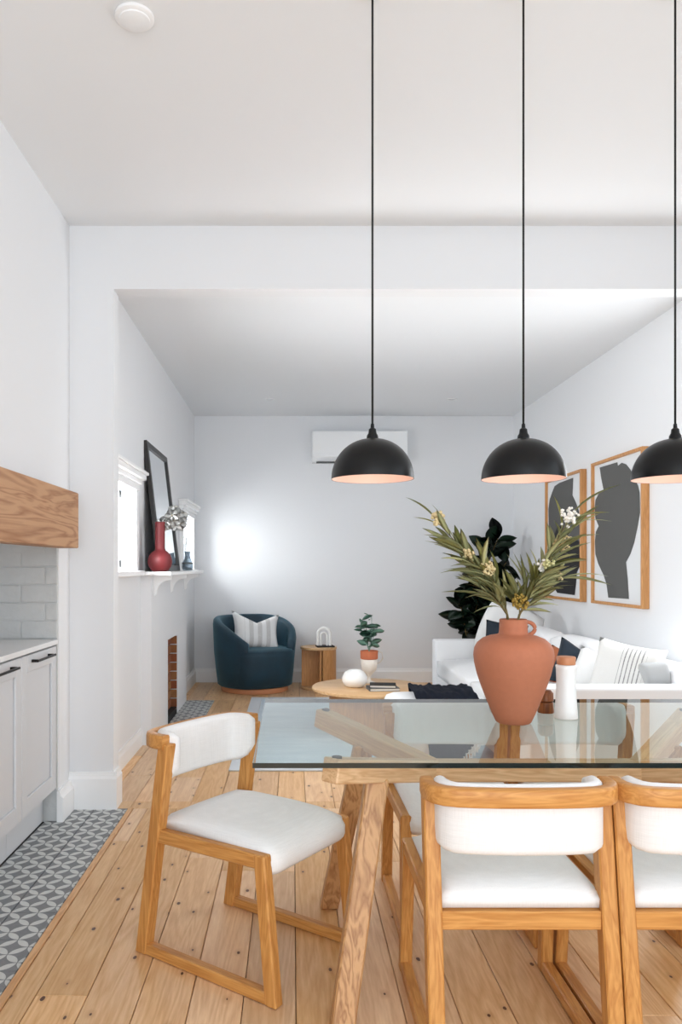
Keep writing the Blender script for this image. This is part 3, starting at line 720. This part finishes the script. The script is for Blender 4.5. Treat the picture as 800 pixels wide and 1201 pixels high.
def gum_branch(label, tip, bend, dy, nleaf, group, flowers=((1.0, 0.02, 26),), fm=None, spread=0.7, start=0.12):
    t = thing('gum_branch', label, 'branch', (VX, VY, VZ + 0.26), 0, group)
    p0 = Vector((random.uniform(-0.015, 0.015), random.uniform(-0.015, 0.015), 0.0)); o = Vector((VX, VY, VZ + 0.26))
    rim = Vector((0.02 * (1 if tip[0] > VX else -1), dy * 0.1, 0.09))
    p2 = Vector((tip[0], VY + dy, tip[1])) - o; p1 = rim + Vector((bend[0], dy * 0.4, bend[1]))
    pts = [p0, p0.lerp(rim, 0.5)] + bezier(rim, p1, p2, 12)
    link('stem', tube(pts, 0.0028, 6, scale=[1 - 0.6 * i / len(pts) for i in range(len(pts))]), M['stem'], t, smooth=2)
    for i in range(nleaf):
        f = start + (1 - start) * i / max(1, nleaf - 1); q = f * (len(pts) - 3) + 2; a = int(min(q, len(pts) - 2)); p = pts[a].lerp(pts[a + 1], min(1, q - a))
        d = (pts[min(a + 1, len(pts) - 1)] - pts[a - 1]).normalized()
        side = Vector((random.gauss(0, 1), random.gauss(0, 1), random.gauss(0, 0.8)));
        side = (side - d * side.dot(d)).normalized()
        put_leaf(random.choice(gum), p, d + side * random.uniform(0.2, 1) * spread, t, random.uniform(-1.2, 1.2), random.uniform(0.7, 1.1))
    if flowers:
        bm = bmesh.new()
        for f, r, n in flowers:
            q = f * (len(pts) - 1); a = int(min(q, len(pts) - 2)); blossom(bm, pts[a].lerp(pts[a + 1], q - a) + Vector((0, -0.01, 0.01)), r, n)
        link('blossom', bm, fm or M['bud'], t, smooth=2)
LG, RG = 'gum branches leaning left out of the vase', 'gum branches leaning right out of the vase'
def tp(px, py, d=2.48): return (X(px, d), Z(py, d))
gum_branch('outermost left-leaning gum branch ending in a cream blossom tuft', tp(512, 612), (-0.06, 0.12), -0.02, 20, LG, ((1.0, 0.026, 60), (0.72, 0.02, 24),), M['bud'], 0.67)
gum_branch('left-leaning gum branch ending in a pale green pod cluster', tp(548, 652), (-0.03, 0.10), 0.03, 18, LG, ((0.95, 0.02, 24),), M['leafp'], 0.82)
gum_branch('inner left-leaning gum branch ending in a cream blossom tuft', tp(566, 668), (-0.02, 0.08), -0.04, 16, LG, ((0.95, 0.026, 60),), M['bud'], 0.67)
gum_branch('leafy left-leaning gum branch without blossom at its tip', tp(536, 640), (-0.05, 0.08), 0.05, 16, LG, None, None, 0.82)
gum_branch('shortest leafy gum branch leaning left out of the terracotta jug', tp(560, 690), (-0.03, 0.04), -0.06, 12, LG, None, None, 0.72)
gum_branch('tallest right-leaning gum branch tipped with white blossom', tp(668, 606), (0.05, 0.12), -0.02, 20, RG, ((0.97, 0.032, 60), (0.6, 0.022, 24)), M['budw'], 0.77)
gum_branch('outermost right-leaning gum branch with cream blossom, crossing the pictures', tp(676, 622), (0.05, 0.09), 0.04, 20, RG, ((0.88, 0.034, 60),), M['bud'], 0.82)
gum_branch('innermost right-leaning gum branch ending in pale green pods', tp(640, 662), (0.03, 0.08), -0.05, 16, RG, ((0.95, 0.02, 20),), M['leafp'], 0.77)
gum_branch('lowest right-leaning gum branch ending in cream blossom', tp(662, 680), (0.05, 0.05), 0.05, 16, RG, ((1.0, 0.018, 22),), M['bud'], 0.77)
gum_branch('leafy right-leaning gum branch without blossom at its tip', tp(652, 650), (0.03, 0.07), 0.0, 16, RG, None, None, 0.87)
gum_branch('short golden budded sprig standing upright in the mouth of the terracotta jug', tp(607, 706), (0.0, 0.02), -0.01, 8, None, ((0.85, 0.03, 60),), M['budy'], 0.8, 0.5)

# white bottle and wooden mill on the table
t = thing('white_bottle', 'tall white ceramic bottle with a tan timber lid, right of the terracotta jug', 'bottle', (X(664, 2.56), 2.56, VZ))
link('body', lathe([(0, 0), (0.036, 0), (0.038, 0.003), (0.036, 0.03), (0.033, 0.07), (0.031, 0.12), (0.0325, 0.165), (0.034, 0.176), (0.030, 0.179), (0, 0.179)], 40, caps=False), M['wcer'], t, smooth=2)
link('lid', lathe([(0.029, 0.18), (0.030, 0.183), (0.031, 0.203), (0.029, 0.206), (0, 0.207)], 36), M['tan'], t, smooth=True)
t = thing('wooden_mill', 'small dark wooden mill partly hidden between the terracotta jug and white bottle', 'pepper mill', (X(640, 2.66), 2.66, VZ))
link('base', lathe([(0.026, 0), (0.028, 0.004), (0.026, 0.036), (0.024, 0.038)], 28), wood('walnut', (150, 88, 46), (96, 52, 26)), t, smooth=True)
link('cap', lathe([(0.024, 0.040), (0.027, 0.043), (0.026, 0.068), (0.018, 0.078), (0, 0.08)], 28), MATS['walnut'], t, smooth=True)

# ================================================================== LIVING ROOM
# rug
rug = thing('rug', 'pale blue woven rug with a grey border on the living room floor', 'rug', (0.8, 6.0, 0))
link('field', B(-1.09, -1.19, 0.001, 1.09, 1.19, 0.011, bev=0.003), M['rug'], rug)
bb = bmesh.new()
for a in ((-1.19, -1.31, 0.001, -1.092, 1.31, 0.010), (1.092, -1.31, 0.001, 1.19, 1.31, 0.010), (-1.092, -1.31, 0.001, 1.092, -1.192, 0.010), (-1.092, 1.192, 0.001, 1.092, 1.31, 0.010)): box(bb, *a, bev=0.002)
link('border', bb, M['rugb'], rug)

# armchair
def armchair():
    t = thing('tub_armchair', 'teal velvet tub armchair on a timber plinth in the far left corner', 'armchair', (-0.385, 7.83, 0), R(212))
    # local +Y front
    link('plinth', lathe([(0.33, 0.0), (0.34, 0.004), (0.34, 0.045), (0.335, 0.05)], 56), M['tan'], t, smooth=True)
    A0, n = 38, 44
    bm = bmesh.new(); rings = []
    for i in range(n + 1):
        a = R(90 + A0 + (360 - 2 * A0) * i / n); e = abs(i / n * 2 - 1)      # e=1 at the arm fronts, 0 at the back
        top = 0.50 + 0.25 * (1 - max(0, (e - 0.25) / 0.75) ** 2.2); ro_b, ro_t, th = 0.375, 0.425, 0.085
        c, s = math.cos(a), math.sin(a); sec = []
        if e > 0.93: th *= 0.9
        for r, z in ((ro_b - 0.02, 0.055), (ro_b, 0.07), (ro_b + 0.02, 0.22), (ro_t - 0.012, 0.40), (ro_t, top - 0.06), (ro_t - 0.006, top - 0.02), (ro_t - 0.028, top - 0.003), (ro_t - 0.05, top), (ro_t - 0.07, top - 0.008), (ro_t - th, top - 0.035), (ro_t - th - 0.004, 0.40), (ro_t - th - 0.01, 0.26), (ro_b - 0.10, 0.06)):
            sec.append(bm.verts.new((c * r, s * r, z)))
        rings.append(sec)
    m = len(rings[0])
    for a, b in zip(rings, rings[1:]):
        for j in range(m): bm.faces.new([a[j], a[(j + 1) % m], b[(j + 1) % m], b[j]])
    bm.faces.new(rings[0]); bm.faces.new(rings[-1])
    link('shell', bm, M['velvet'], t, smooth=2)
    # seat: D shape reaching the front
    def dshape(z, k, fr):
        pts = []
        for i in range(48):
            a = 2 * PI * i / 48; x, y = math.cos(a), math.sin(a)
            e = 2.0 if y < 0 else 3.6
            rr = 1 / (abs(x) ** e + abs(y) ** e) ** (1 / e); pts.append((x * rr * 0.335 * k, y * rr * (0.33 if y < 0 else fr) * k, z))
        return pts
    bm = bmesh.new(); rings = [[bm.verts.new(p) for p in dshape(*q)] for q in ((0.055, 0.93, 0.34), (0.075, 0.97, 0.36), (0.2, 0.985, 0.38), (0.37, 1.0, 0.395), (0.41, 0.99, 0.395), (0.43, 0.95, 0.39), (0.442, 0.8, 0.38), (0.448, 0.4, 0.36))]
    for a, b in zip(rings, rings[1:]):
        for j in range(48): bm.faces.new([a[j], a[(j + 1) % 48], b[(j + 1) % 48], b[j]])
    bm.faces.new(rings[0]); bm.faces.new(rings[-1])
    link('seat', bm, M['velvet'], t, smooth=2)
armchair()
o = link('scatter_cushion', pillow(0.52, 0.40, 0.13, pinch=0.14, notch=0.09), M['pillowz'], smooth=2, loc=(-0.37, 7.75, 0.60), rot=(R(-20), R(6), R(22)))
tag(o, 'white scatter cushion with a faint grey pattern on the teal armchair', 'cushion')

# round side table
t = thing('side_table', 'small round oak side table with crossed panels beside the teal armchair', 'side table', (0.27, 7.92, 0))
r = 0.185
link('top', lathe([(r, 0.405), (r + 0.003, 0.408), (r + 0.003, 0.427), (r, 0.43)], 48), M['pale'], t, smooth=True)
link('base', lathe([(r - 0.004, 0.001), (r - 0.001, 0.004), (r - 0.001, 0.02), (r - 0.004, 0.024)], 48), M['pale'], t, smooth=True)
bm = bmesh.new(); n = 16; ri, ro = r - 0.02, r - 0.003
a0, a1 = R(-78), R(60)
v = [[bm.verts.new((rr * math.cos(a0 + (a1 - a0) * i / n), rr * math.sin(a0 + (a1 - a0) * i / n), z)) for rr, z in ((ri, 0.024), (ro, 0.024), (ro, 0.405), (ri, 0.405))] for i in range(n + 1)]
for a, b in zip(v, v[1:]):
    for j in range(4): bm.faces.new([a[j], a[(j + 1) % 4], b[(j + 1) % 4], b[j]])
bm.faces.new(v[0]); bm.faces.new(v[-1])
link('curved_panel', bm, M['frame'], t, smooth=True)
link('panel', B(-r + 0.01, 0.0, 0.024, r - 0.025, 0.02, 0.405), M['frame'], t)
link('panel', B(0.005, -r + 0.02, 0.024, 0.025, 0.0, 0.405), M['frame'], t)

# book and arch ornament on the side table
o = link('book', B(-0.09, -0.065, 0, 0.09, 0.065, 0.014, bev=0.002), M['ink2'], loc=(0.335, 7.88, 0.4305), rot=(0, 0, R(8))); tag(o, 'thin black book under the white arch on the side table', 'book')
t = thing('arch_ornament', 'white double arch ornament on the round side table', 'ornament', (0.325, 7.88, 0.445), R(-8))
for rr, th, nm in ((0.062, 0.014, 'outer_arch'), (0.032, 0.0095, 'inner_arch')):
    hh = 0.118 if rr > 0.05 else 0.10
    p = [(-rr, 0, 0)] + [(rr * math.cos(R(a)), 0, hh + rr * math.sin(R(a))) for a in range(180, -1, -15)] + [(rr, 0, 0)]
    link(nm, sweep([Vector(q) for q in p], [(a, b) for a, b in rsec(0.035, th * 2, 0.008)], up=Vector((0, 1, 0))) if False else sweep([Vector(q) for q in p], rsec(th * 2, 0.04, 0.008), up=Vector((0, 1, 0))), M['wcer'], t, smooth=True)

# coffee table
t = thing('coffee_table', 'round low oak coffee table on the pale blue rug', 'coffee table', (0.578, 5.786, 0.011))
link('top', lathe([(0.0, 0.315), (0.42, 0.315), (0.43, 0.32), (0.43, 0.335), (0.424, 0.34), (0, 0.34)], 72, caps=False), M['pale'], t, smooth=True)
link('pedestal', lathe([(0.29, 0.001), (0.30, 0.004), (0.30, 0.31), (0.29, 0.315)], 48), M['frame'], t, smooth=True)
ZT = 0.3515
o = thing('squat_vase', 'squat white ribbed ceramic vase on the coffee table', 'vase', (X(416, 5.75), 5.75, ZT))
link('body', lathe([(0, 0), (0.05, 0), (0.075, 0.012), (0.094, 0.045), (0.094, 0.07), (0.078, 0.105), (0.05, 0.124), (0.042, 0.127), (0.036, 0.124), (0.036, 0.09), (0, 0.09)], 40, caps=False), M['wcer'], o, smooth=2)
for i, (zz, wdt, dpt, hh, a, mm, lab) in enumerate(((0, 0.22, 0.16, 0.022, 5, 'cover', 'grey hardcover book at the bottom of the stack on the coffee table'), (0.0225, 0.19, 0.14, 0.02, -6, 'ink2', 'dark hardcover book lying on top of the stack on the coffee table'))):
    o = thing('book', lab, 'book', (X(449, 5.62), 5.62, ZT + zz), R(a), 'books on the coffee table')
    c = bmesh.new(); box(c, -wdt / 2, -dpt / 2, 0, wdt / 2, dpt / 2, 0.003); box(c, -wdt / 2, -dpt / 2, hh - 0.003, wdt / 2, dpt / 2, hh); box(c, -wdt / 2, -dpt / 2, 0, -wdt / 2 + 0.003, dpt / 2, hh)
    link('cover', c, M[mm], o); link('pages', B(-wdt / 2 + 0.003, -dpt / 2 + 0.004, 0.003, wdt / 2 - 0.004, dpt / 2 - 0.004, hh - 0.003), M['pages'], o)
# goblet pot with plant
pd = 5.95; px = X(433, pd)
t = thing('goblet_planter', 'footed white planter holding a terracotta pot and leafy plant, on the coffee table', 'potted plant', (px, pd, ZT))
link('goblet', lathe([(0, 0), (0.045, 0), (0.046, 0.006), (0.014, 0.02), (0.012, 0.05), (0.03, 0.075), (0.055, 0.10), (0.062, 0.14), (0.063, 0.185), (0.058, 0.185), (0.055, 0.14), (0, 0.13)], 36, caps=False), plain('speckled_cream_ceramic', (214, 206, 196), 0.6), t, smooth=2)
link('pot', lathe([(0.05, 0.14), (0.062, 0.187), (0.068, 0.19), (0.069, 0.25), (0.062, 0.25), (0.058, 0.235), (0, 0.235)], 36), M['terra2'], t, smooth=True)
link('pot_handle', tube([(0.066, 0, 0.245), (0.10, 0, 0.235), (0.105, 0, 0.19), (0.085, 0, 0.16), (0.06, 0, 0.15)], 0.005, 8), plain('speckled_cream_ceramic', (214, 206, 196)), t, smooth=2)
random.seed(5)
lb = leaf_mesh('small_leaf', 0.085, 0.045, M['leafb'], 0.2, 0.2)
for k in range(7):
    a = k * 2.4; hgt = random.uniform(0.14, 0.26); top = Vector((math.cos(a) * 0.07, math.sin(a) * 0.06, 0.24 + hgt)) if k else Vector((0.02, 0, 0.50))
    pts = bezier(Vector((0, 0, 0.235)), Vector((math.cos(a) * 0.02, math.sin(a) * 0.02, 0.32)), top, 6)
    link('stem', tube(pts, 0.002, 5), M['leafb'], t, smooth=2)
    for j in range(6):
        p = pts[min(6, 2 + j)]; b = a + j * 2.1; put_leaf(lb, p, (math.cos(b), math.sin(b), random.uniform(-0.1, 0.7)), t, random.choice((-1, 1)) * random.uniform(0.4, 1.3), random.uniform(0.75, 1.2))

# rubber plant in the corner behind the sofa
RX, RYY = 1.80, 7.85
t = thing('rubber_plant', 'tall dark-leaved rubber plant in the far right corner behind the sofa', 'plant', (RX, RYY, 0))
link('pot', lathe([(0, 0.001), (0.13, 0.001), (0.15, 0.02), (0.18, 0.36), (0.165, 0.36), (0.16, 0.33), (0, 0.33)], 40, caps=False), M['wcer'], t, smooth=2)
link('soil', lathe([(0, 0.331), (0.158, 0.331), (0.158, 0.335), (0, 0.335)], 30, caps=False), M['soil'], t)
random.seed(13)
rl = leaf_mesh('rubber_leaf', 0.27, 0.15, M['leafd'], 0.18, 0.12, 8, 1.0)
# stems end at pixel targets from the photograph
for k, (qx, qy, dy, nl) in enumerate(((584, 632, 0.0, 20), (575, 640, 0.08, 16), (592, 660, -0.05, 14), (594, 690, 0.02, 12), (568, 655, -0.1, 14), (548, 702, 0.05, 12), (536, 706, -0.12, 12), (560, 690, -0.2, 13), (582, 680, -0.08, 14), (590, 705, 0.1, 11), (572, 722, -0.22, 11), (560, 715, 0.1, 11))):
    top = Vector((X(qx, RYY) - RX, dy, Z(qy, RYY)));
    pts = bezier(Vector((0, 0, 0.33)), Vector((top.x * 0.2, dy * 0.2, 0.33 + (top.z - 0.33) * 0.55)), top, 12)
    link('stem', tube(pts, 0.008, 6, scale=[1 - 0.05 * i for i in range(13)]), M['stem'], t, smooth=2)
    for j in range(nl):
        f = 0.48 + 0.52 * j / (nl - 1); a = min(11, int(f * 12)); p = pts[a].lerp(pts[a + 1], min(1.0, f * 12 - a)); b = j * 2.4 + k + random.uniform(-0.5, 0.5)
        put_leaf(rl, p, (math.cos(b), math.sin(b) * 0.6 - 0.15, random.uniform(-0.4, 0.9) + (0.8 if j == nl - 1 else 0)), t, random.choice((-1, 1)) * random.uniform(0.5, 1.5), random.uniform(0.6, 1.0))

# sofa
SX0, SX1, SY0, SY1 = 1.27, 2.34, 4.12, 6.98
sofa = thing('sofa', 'long white sofa along the right wall with slim square arms', 'sofa', (0, 0, 0))
link('arm', B(SX0, SY0, 0.06, SX1, SY0 + 0.17, 0.60, bev=0.02, seg=3), M['wfab'], sofa, smooth=True)
link('arm', B(SX0, SY1 - 0.17, 0.06, SX1, SY1, 0.60, bev=0.02, seg=3), M['wfab'], sofa, smooth=True)
link('base', B(SX0 + 0.01, SY0 + 0.17, 0.06, SX1, SY1 - 0.17, 0.28, bev=0.01), M['wfab'], sofa)
link('back', B(SX1 - 0.2, SY0 + 0.171, 0.28, SX1, SY1 - 0.171, 0.68, bev=0.03, seg=3), M['wfab'], sofa, smooth=True)
for i in range(2):
    a = SY0 + 0.175 + i * 1.255; link('seat_cushion', cushion(SX0 + 0.0, a, 0.281, SX1 - 0.2, a + 1.25, 0.44, 0.04, 0.03), M['wfab'], sofa, smooth=2)
for x in (SX0 + 0.08, SX1 - 0.08):
    for y in (SY0 + 0.1, SY1 - 0.1): link('foot', lathe([(0.02, 0.012), (0.028, 0.06)], 16), M['frame'], sofa)
# back cushions (loose) : long white ones and the grey box cushion at the near end
def loose(name, lab, mat, bm, loc, rot, cat='cushion', grp=None):
    o = link(name, bm, mat, smooth=2, loc=loc, rot=rot); tag(o, lab, cat, grp); return o
loose('back_cushion', 'light grey box cushion behind the striped pillow on the sofa', M['gfab'], cushion(-0.08, -0.27, -0.12, 0.08, 0.27, 0.12, 0.025, 0.01), (2.075, 4.60, 0.59), (0, R(-10), 0))
loose('back_cushion', 'white back cushion in the middle of the sofa', M['wfab'], cushion(-0.09, -0.46, -0.14, 0.09, 0.46, 0.14, 0.05, 0.02), (2.04, 5.36, 0.60), (0, R(-10), 0))
loose('back_cushion', 'white back cushion at the far end of the sofa', M['wfab'], cushion(-0.09, -0.46, -0.14, 0.09, 0.46, 0.14, 0.05, 0.02), (2.04, 6.30, 0.60), (0, R(-10), 0))
WP = plain('white_pillow_linen', (222, 222, 221), 0.9, bump=0.3)
loose('scatter_cushion', 'cream pillow with thin dark stripes leaning at the near end of the sofa', M['pillows'], pillow(0.40, 0.42, 0.14), (1.945, 4.50, 0.60), (R(-16), R(8), R(-46)))
loose('scatter_cushion', 'plain white pillow in front of the striped pillow on the sofa', WP, pillow(0.36, 0.32, 0.15), (1.90, 4.76, 0.555), (R(-24), R(18), R(-40)))
loose('scatter_cushion', 'dark ink blue pillow between the white pillows on the sofa', M['inkf'], pillow(0.33, 0.31, 0.12, notch=0.05), (1.895, 5.06, 0.60), (R(-20), R(14), R(-30)))
loose('scatter_cushion', 'tan leather pillow just behind the dark pillow on the sofa', M['tanf'], pillow(0.28, 0.25, 0.12), (1.86, 5.28, 0.55), (R(-20), R(20), R(-40)))
loose('scatter_cushion', 'large round white pillow at the far end of the sofa', WP, pillow(0.46, 0.50, 0.16, pinch=-0.13), (1.86, 6.60, 0.66), (R(-14), R(22), R(-10)))
loose('scatter_cushion', 'ink blue pillow in front of the large round white pillow', M['inkf'], pillow(0.34, 0.34, 0.11), (1.74, 6.28, 0.63), (R(-14), R(8), R(-10)))

# ottoman with throw
OT = thing('ottoman', 'low white upholstered ottoman beside the coffee table', 'ottoman', (0.87, 4.86, 0.011))
link('seat', cushion(-0.27, -0.20, 0.09, 0.27, 0.20, 0.42, 0.05, 0.015), M['wfab'], OT, smooth=2)
for sx in (-1, 1):
    for sy in (-1, 1): link('foot', lathe([(0.016, 0), (0.022, 0.1)], 14), M['frame'], OT, loc=(sx * 0.21, sy * 0.14, 0.0))
# throw: folded over the top, hanging at the front
random.seed(9)
bm = bmesh.new(); nu, nv = 44, 44; grid = []
x0, x1 = 0.765, 1.15
path = [(5.075, 0.30), (5.08, 0.40), (5.05, 0.452), (4.95, 0.465), (4.80, 0.467), (4.70, 0.458), (4.648, 0.43), (4.64, 0.36), (4.637, 0.20), (4.635, 0.08)]
from mathutils import noise as mn
def along(f):
    q = f * (len(path) - 1); i = min(int(q), len(path) - 2); k = q - i
    return path[i][0] * (1 - k) + path[i + 1][0] * k, path[i][1] * (1 - k) + path[i + 1][1] * k
for i in range(nu + 1):
    row = []
    for j in range(nv + 1):
        u, v = i / nu, j / nv; yy, zz_ = along(v); hang = max(0, (v - 0.62) / 0.38)
        if hang and u > 0.55: zz_ += hang * 0.20 * (u - 0.55) / 0.45            # the corner hangs higher on the right
        a = x0 + (x1 - x0) * u + 0.025 * math.sin(6 * v + 2) + (0.04 * hang * (1 - u))
        nz = mn.noise(Vector((u * 6, v * 5, 0.3))) * 0.7 + mn.noise(Vector((u * 15, v * 13, 4.1))) * 0.35; f = min(1, max(0, (v - 0.12) / 0.1), max(0, (0.64 - v) / 0.1)); f = max(0, f)
        row.append(bm.verts.new((a, yy - (1 - f) * (0.008 + 0.014 * abs(nz)) * (1 if v > 0.4 else -1), zz_ + f * (0.014 + 0.045 * abs(nz)))))
    grid.append(row)
for i in range(nu):
    for j in range(nv): bm.faces.new([grid[i][j], grid[i + 1][j], grid[i + 1][j + 1], grid[i][j + 1]])
edge = [v.co.copy() for v in (grid[i][nv] for i in range(nu + 1))]
bmesh.ops.solidify(bm, geom=bm.faces[:], thickness=0.006)
th = thing('throw_blanket', 'dark navy knitted throw with white tassels draped over the white ottoman', 'blanket', (0, 0, 0))
link('cloth', bm, M['navy'], th, smooth=2)
bm = bmesh.new()
for k in range(18, nu + 1, 2):
    p = edge[k]; tube([p + Vector((0, -0.004, 0.01)), p + Vector((0.002, -0.010, -0.03)), p + Vector((random.uniform(-0.006, 0.006), -0.006, -0.065))], 0.0055, 5, bm)
fr = link('fringe', bm, M['paper'], th)

# ================================================================== WALL PICTURES
def picture(y0, y1, z0, z1, label, shapes):
    t = thing('framed_print', label, 'picture', (XR, (y0 + y1) / 2, (z0 + z1) / 2)); hw, hz, fd, fw = (y1 - y0) / 2, (z1 - z0) / 2, 0.052, 0.022
    for a, nm in (((-hw, -hz, -hw + fw, hz), 'frame_side'), ((hw - fw, -hz, hw, hz), 'frame_side'), ((-hw + fw, -hz, hw - fw, -hz + fw), 'frame_side'), ((-hw + fw, hz - fw, hw - fw, hz), 'frame_side')):
        link(nm, B(-fd, a[0], a[1], -0.001, a[2], a[3], bev=0.002), M['frame'], t)
    link('print', B(-0.030, -hw + fw, -hz + fw, -0.002, hw - fw, hz - fw), M['paper'], t)
    for q, (pts, mat, lay) in enumerate(shapes):
        poly = []
        for qx, qy in pts:
            d = 2.367 * F / (qx - CX); poly.append((-(d - (y0 + y1) / 2), Z(qy, d) - (z0 + z1) / 2))
        bm = prism([(-a, b) for a, b in poly], 0, 0.0012)                 # x->wall y, y->thickness
        for v in bm.verts: v.co = Vector((-0.0312 - lay - v.co.y, v.co.x, v.co.z))
        link('printed_shape', bm, mat, t)
def zz(pts): return [(620 + x / 4.444, 500 + y / 4.444) for x, y in pts]
s1 = zz([(370, 215), (462, 187), (465, 206), (485, 190), (508, 198), (530, 225), (552, 270), (570, 310), (578, 345), (580, 450), (566, 530), (550, 605), (530, 665), (507, 708), (516, 800), (522, 900), (415, 893), (405, 820), (390, 775), (362, 715), (348, 665), (345, 600), (350, 550), (365, 520), (348, 480), (344, 430), (348, 385), (365, 350), (390, 330), (378, 270)])
s2 = zz([(135, 312), (160, 295), (232, 268), (230, 320), (228, 360), (245, 395), (262, 440), (268, 520), (268, 620), (150, 640), (110, 600), (105, 540), (103, 430), (110, 380), (122, 345)])
s3 = zz([(150, 525), (175, 518), (185, 560), (200, 620), (235, 590), (266, 600), (266, 730), (252, 760), (247, 820), (240, 880), (150, 868), (110, 800), (104, 690), (122, 600)])
picture(5.155, 6.04, 0.967, 2.062, 'framed print of a dark grey torso-like shape, the larger one nearest the pendant', [(s1, M['ink'], 0)])
picture(6.255, 7.14, 0.965, 2.05, 'framed print of grey and black curved shapes, behind the gum branches', [(s2, M['ink'], 0), (s3, M['ink2'], 0.0015)])

# air conditioner
t = thing('air_conditioner', 'white split-system air conditioner high on the far wall behind the left pendant', 'air conditioner', (0.716, YF, 2.37))
bm = prism([(-0.001, 0), (-0.15, 0.0), (-0.205, 0.05), (-0.205, 0.30), (-0.19, 0.325), (-0.001, 0.325)], -0.505, 0.505)
for v in bm.verts: v.co = Vector((v.co.y, v.co.x, v.co.z))
link('casing', bm, M['ac'], t)
link('louvre', B(-0.46, -0.201, 0.006, 0.46, -0.16, 0.012), M['ac'], t, rot=(0, 0, 0))
link('air_outlet', B(-0.46, -0.16, -0.008, -0.2, -0.09, 0.002), M['dark'], t)
link('front_panel', B(-0.50, -0.211, 0.075, 0.50, -0.2055, 0.315, bev=0.002), M['ac'], t)

# ================================================================== MANTEL OBJECTS
MZ = 1.2185
# leaning mirror
mr = thing('leaning_mirror', 'black framed mirror leaning on the wall above the mantel shelf', 'mirror', (-0.935, 5.95, MZ + 0.0))
lean = math.asin((1.045 - 0.935) / 0.95)
mw = Matrix.Rotation(-lean, 4, 'Y'); S, fw = 0.90, 0.045
for a in ((-S / 2, 0, -S / 2 + fw, 0.95), (S / 2 - fw, 0, S / 2, 0.95), (-S / 2 + fw, 0, S / 2 - fw, fw), (-S / 2 + fw, 0.95 - fw, S / 2 - fw, 0.95)):
    link('frame_side', B(-0.03, a[0], a[1] + 0.0, 0.0, a[2], a[3], bev=0.002), M['blackf'], mr, mw=mw)
link('mirror_glass', B(-0.022, -S / 2 + fw, fw, -0.012, S / 2 - fw, 0.95 - fw), M['mirror'], mr, mw=mw)
# red bottle vase
RVX, RVY = -0.925, 5.36
t = thing('red_vase', 'red bottle vase with a round body and long neck on the mantel shelf', 'vase', (RVX, RVY, MZ + 0.0))
link('body', lathe([(0, 0), (0.045, 0), (0.06, 0.008), (0.078, 0.035), (0.085, 0.065), (0.083, 0.09), (0.072, 0.118), (0.052, 0.138), (0.038, 0.148), (0.034, 0.165), (0.034, 0.335), (0.036, 0.345), (0.030, 0.345), (0.028, 0.2), (0, 0.2)], 44, caps=False), M['redv'], t, smooth=2)
# orchid in it
t = thing('orchid_stem', 'white orchid spray arching out of the red vase in front of the mirror', 'flower', (RVX, RVY, MZ + 0.30))
pts = bezier(Vector((0, 0, 0)), Vector((0.02, 0.08, 0.14)), Vector((0.05, 0.32, 0.06)), 12)
link('stem', tube(pts, 0.003, 6), M['stem'], t, smooth=2)
random.seed(4)
pet = leaf_mesh('orchid_petal', 0.055, 0.054, M['petal'], 0.15, 0.15)
for k in range(13):
    p = pts[min(12, 3 + k * 10 // 13)] + Vector((random.uniform(0, 0.06), random.uniform(-0.03, 0.03), random.uniform(-0.07, 0.06)))
    if k == 0: p = pts[2] + Vector((0.01, -0.01, -0.01))
    fl = link('bloom', lathe([(0, -0.004), (0.006, 0), (0, 0.006)], 8, caps=False), M['bud'], t, loc=p)
    for j in range(5):
        a = R(72 * j + 20 * k); put_leaf(pet, (0, 0, 0), (math.cos(a), -0.15, math.sin(a)), fl, PI / 2 + 0.3, 0.95, 'petal')
# smoky glass vase
t = thing('glass_vase', 'small smoky blue glass vase at the right end of the mantel shelf', 'vase', (-0.895, 6.55, MZ))
link('body', lathe([(0, 0), (0.035, 0), (0.046, 0.012), (0.05, 0.035), (0.045, 0.07), (0.03, 0.105), (0.023, 0.125), (0.024, 0.15), (0.029, 0.165), (0.026, 0.165), (0.020, 0.14), (0.02, 0.125), (0.027, 0.103), (0.041, 0.068), (0.046, 0.035), (0.042, 0.014), (0, 0.008)], 36, caps=False), M['smoke'], t, smooth=2)
link('band', lathe([(0.0475, 0.058), (0.0485, 0.06), (0.0485, 0.066), (0.047, 0.068)], 36, caps=False), M['ink'], t, smooth=True)
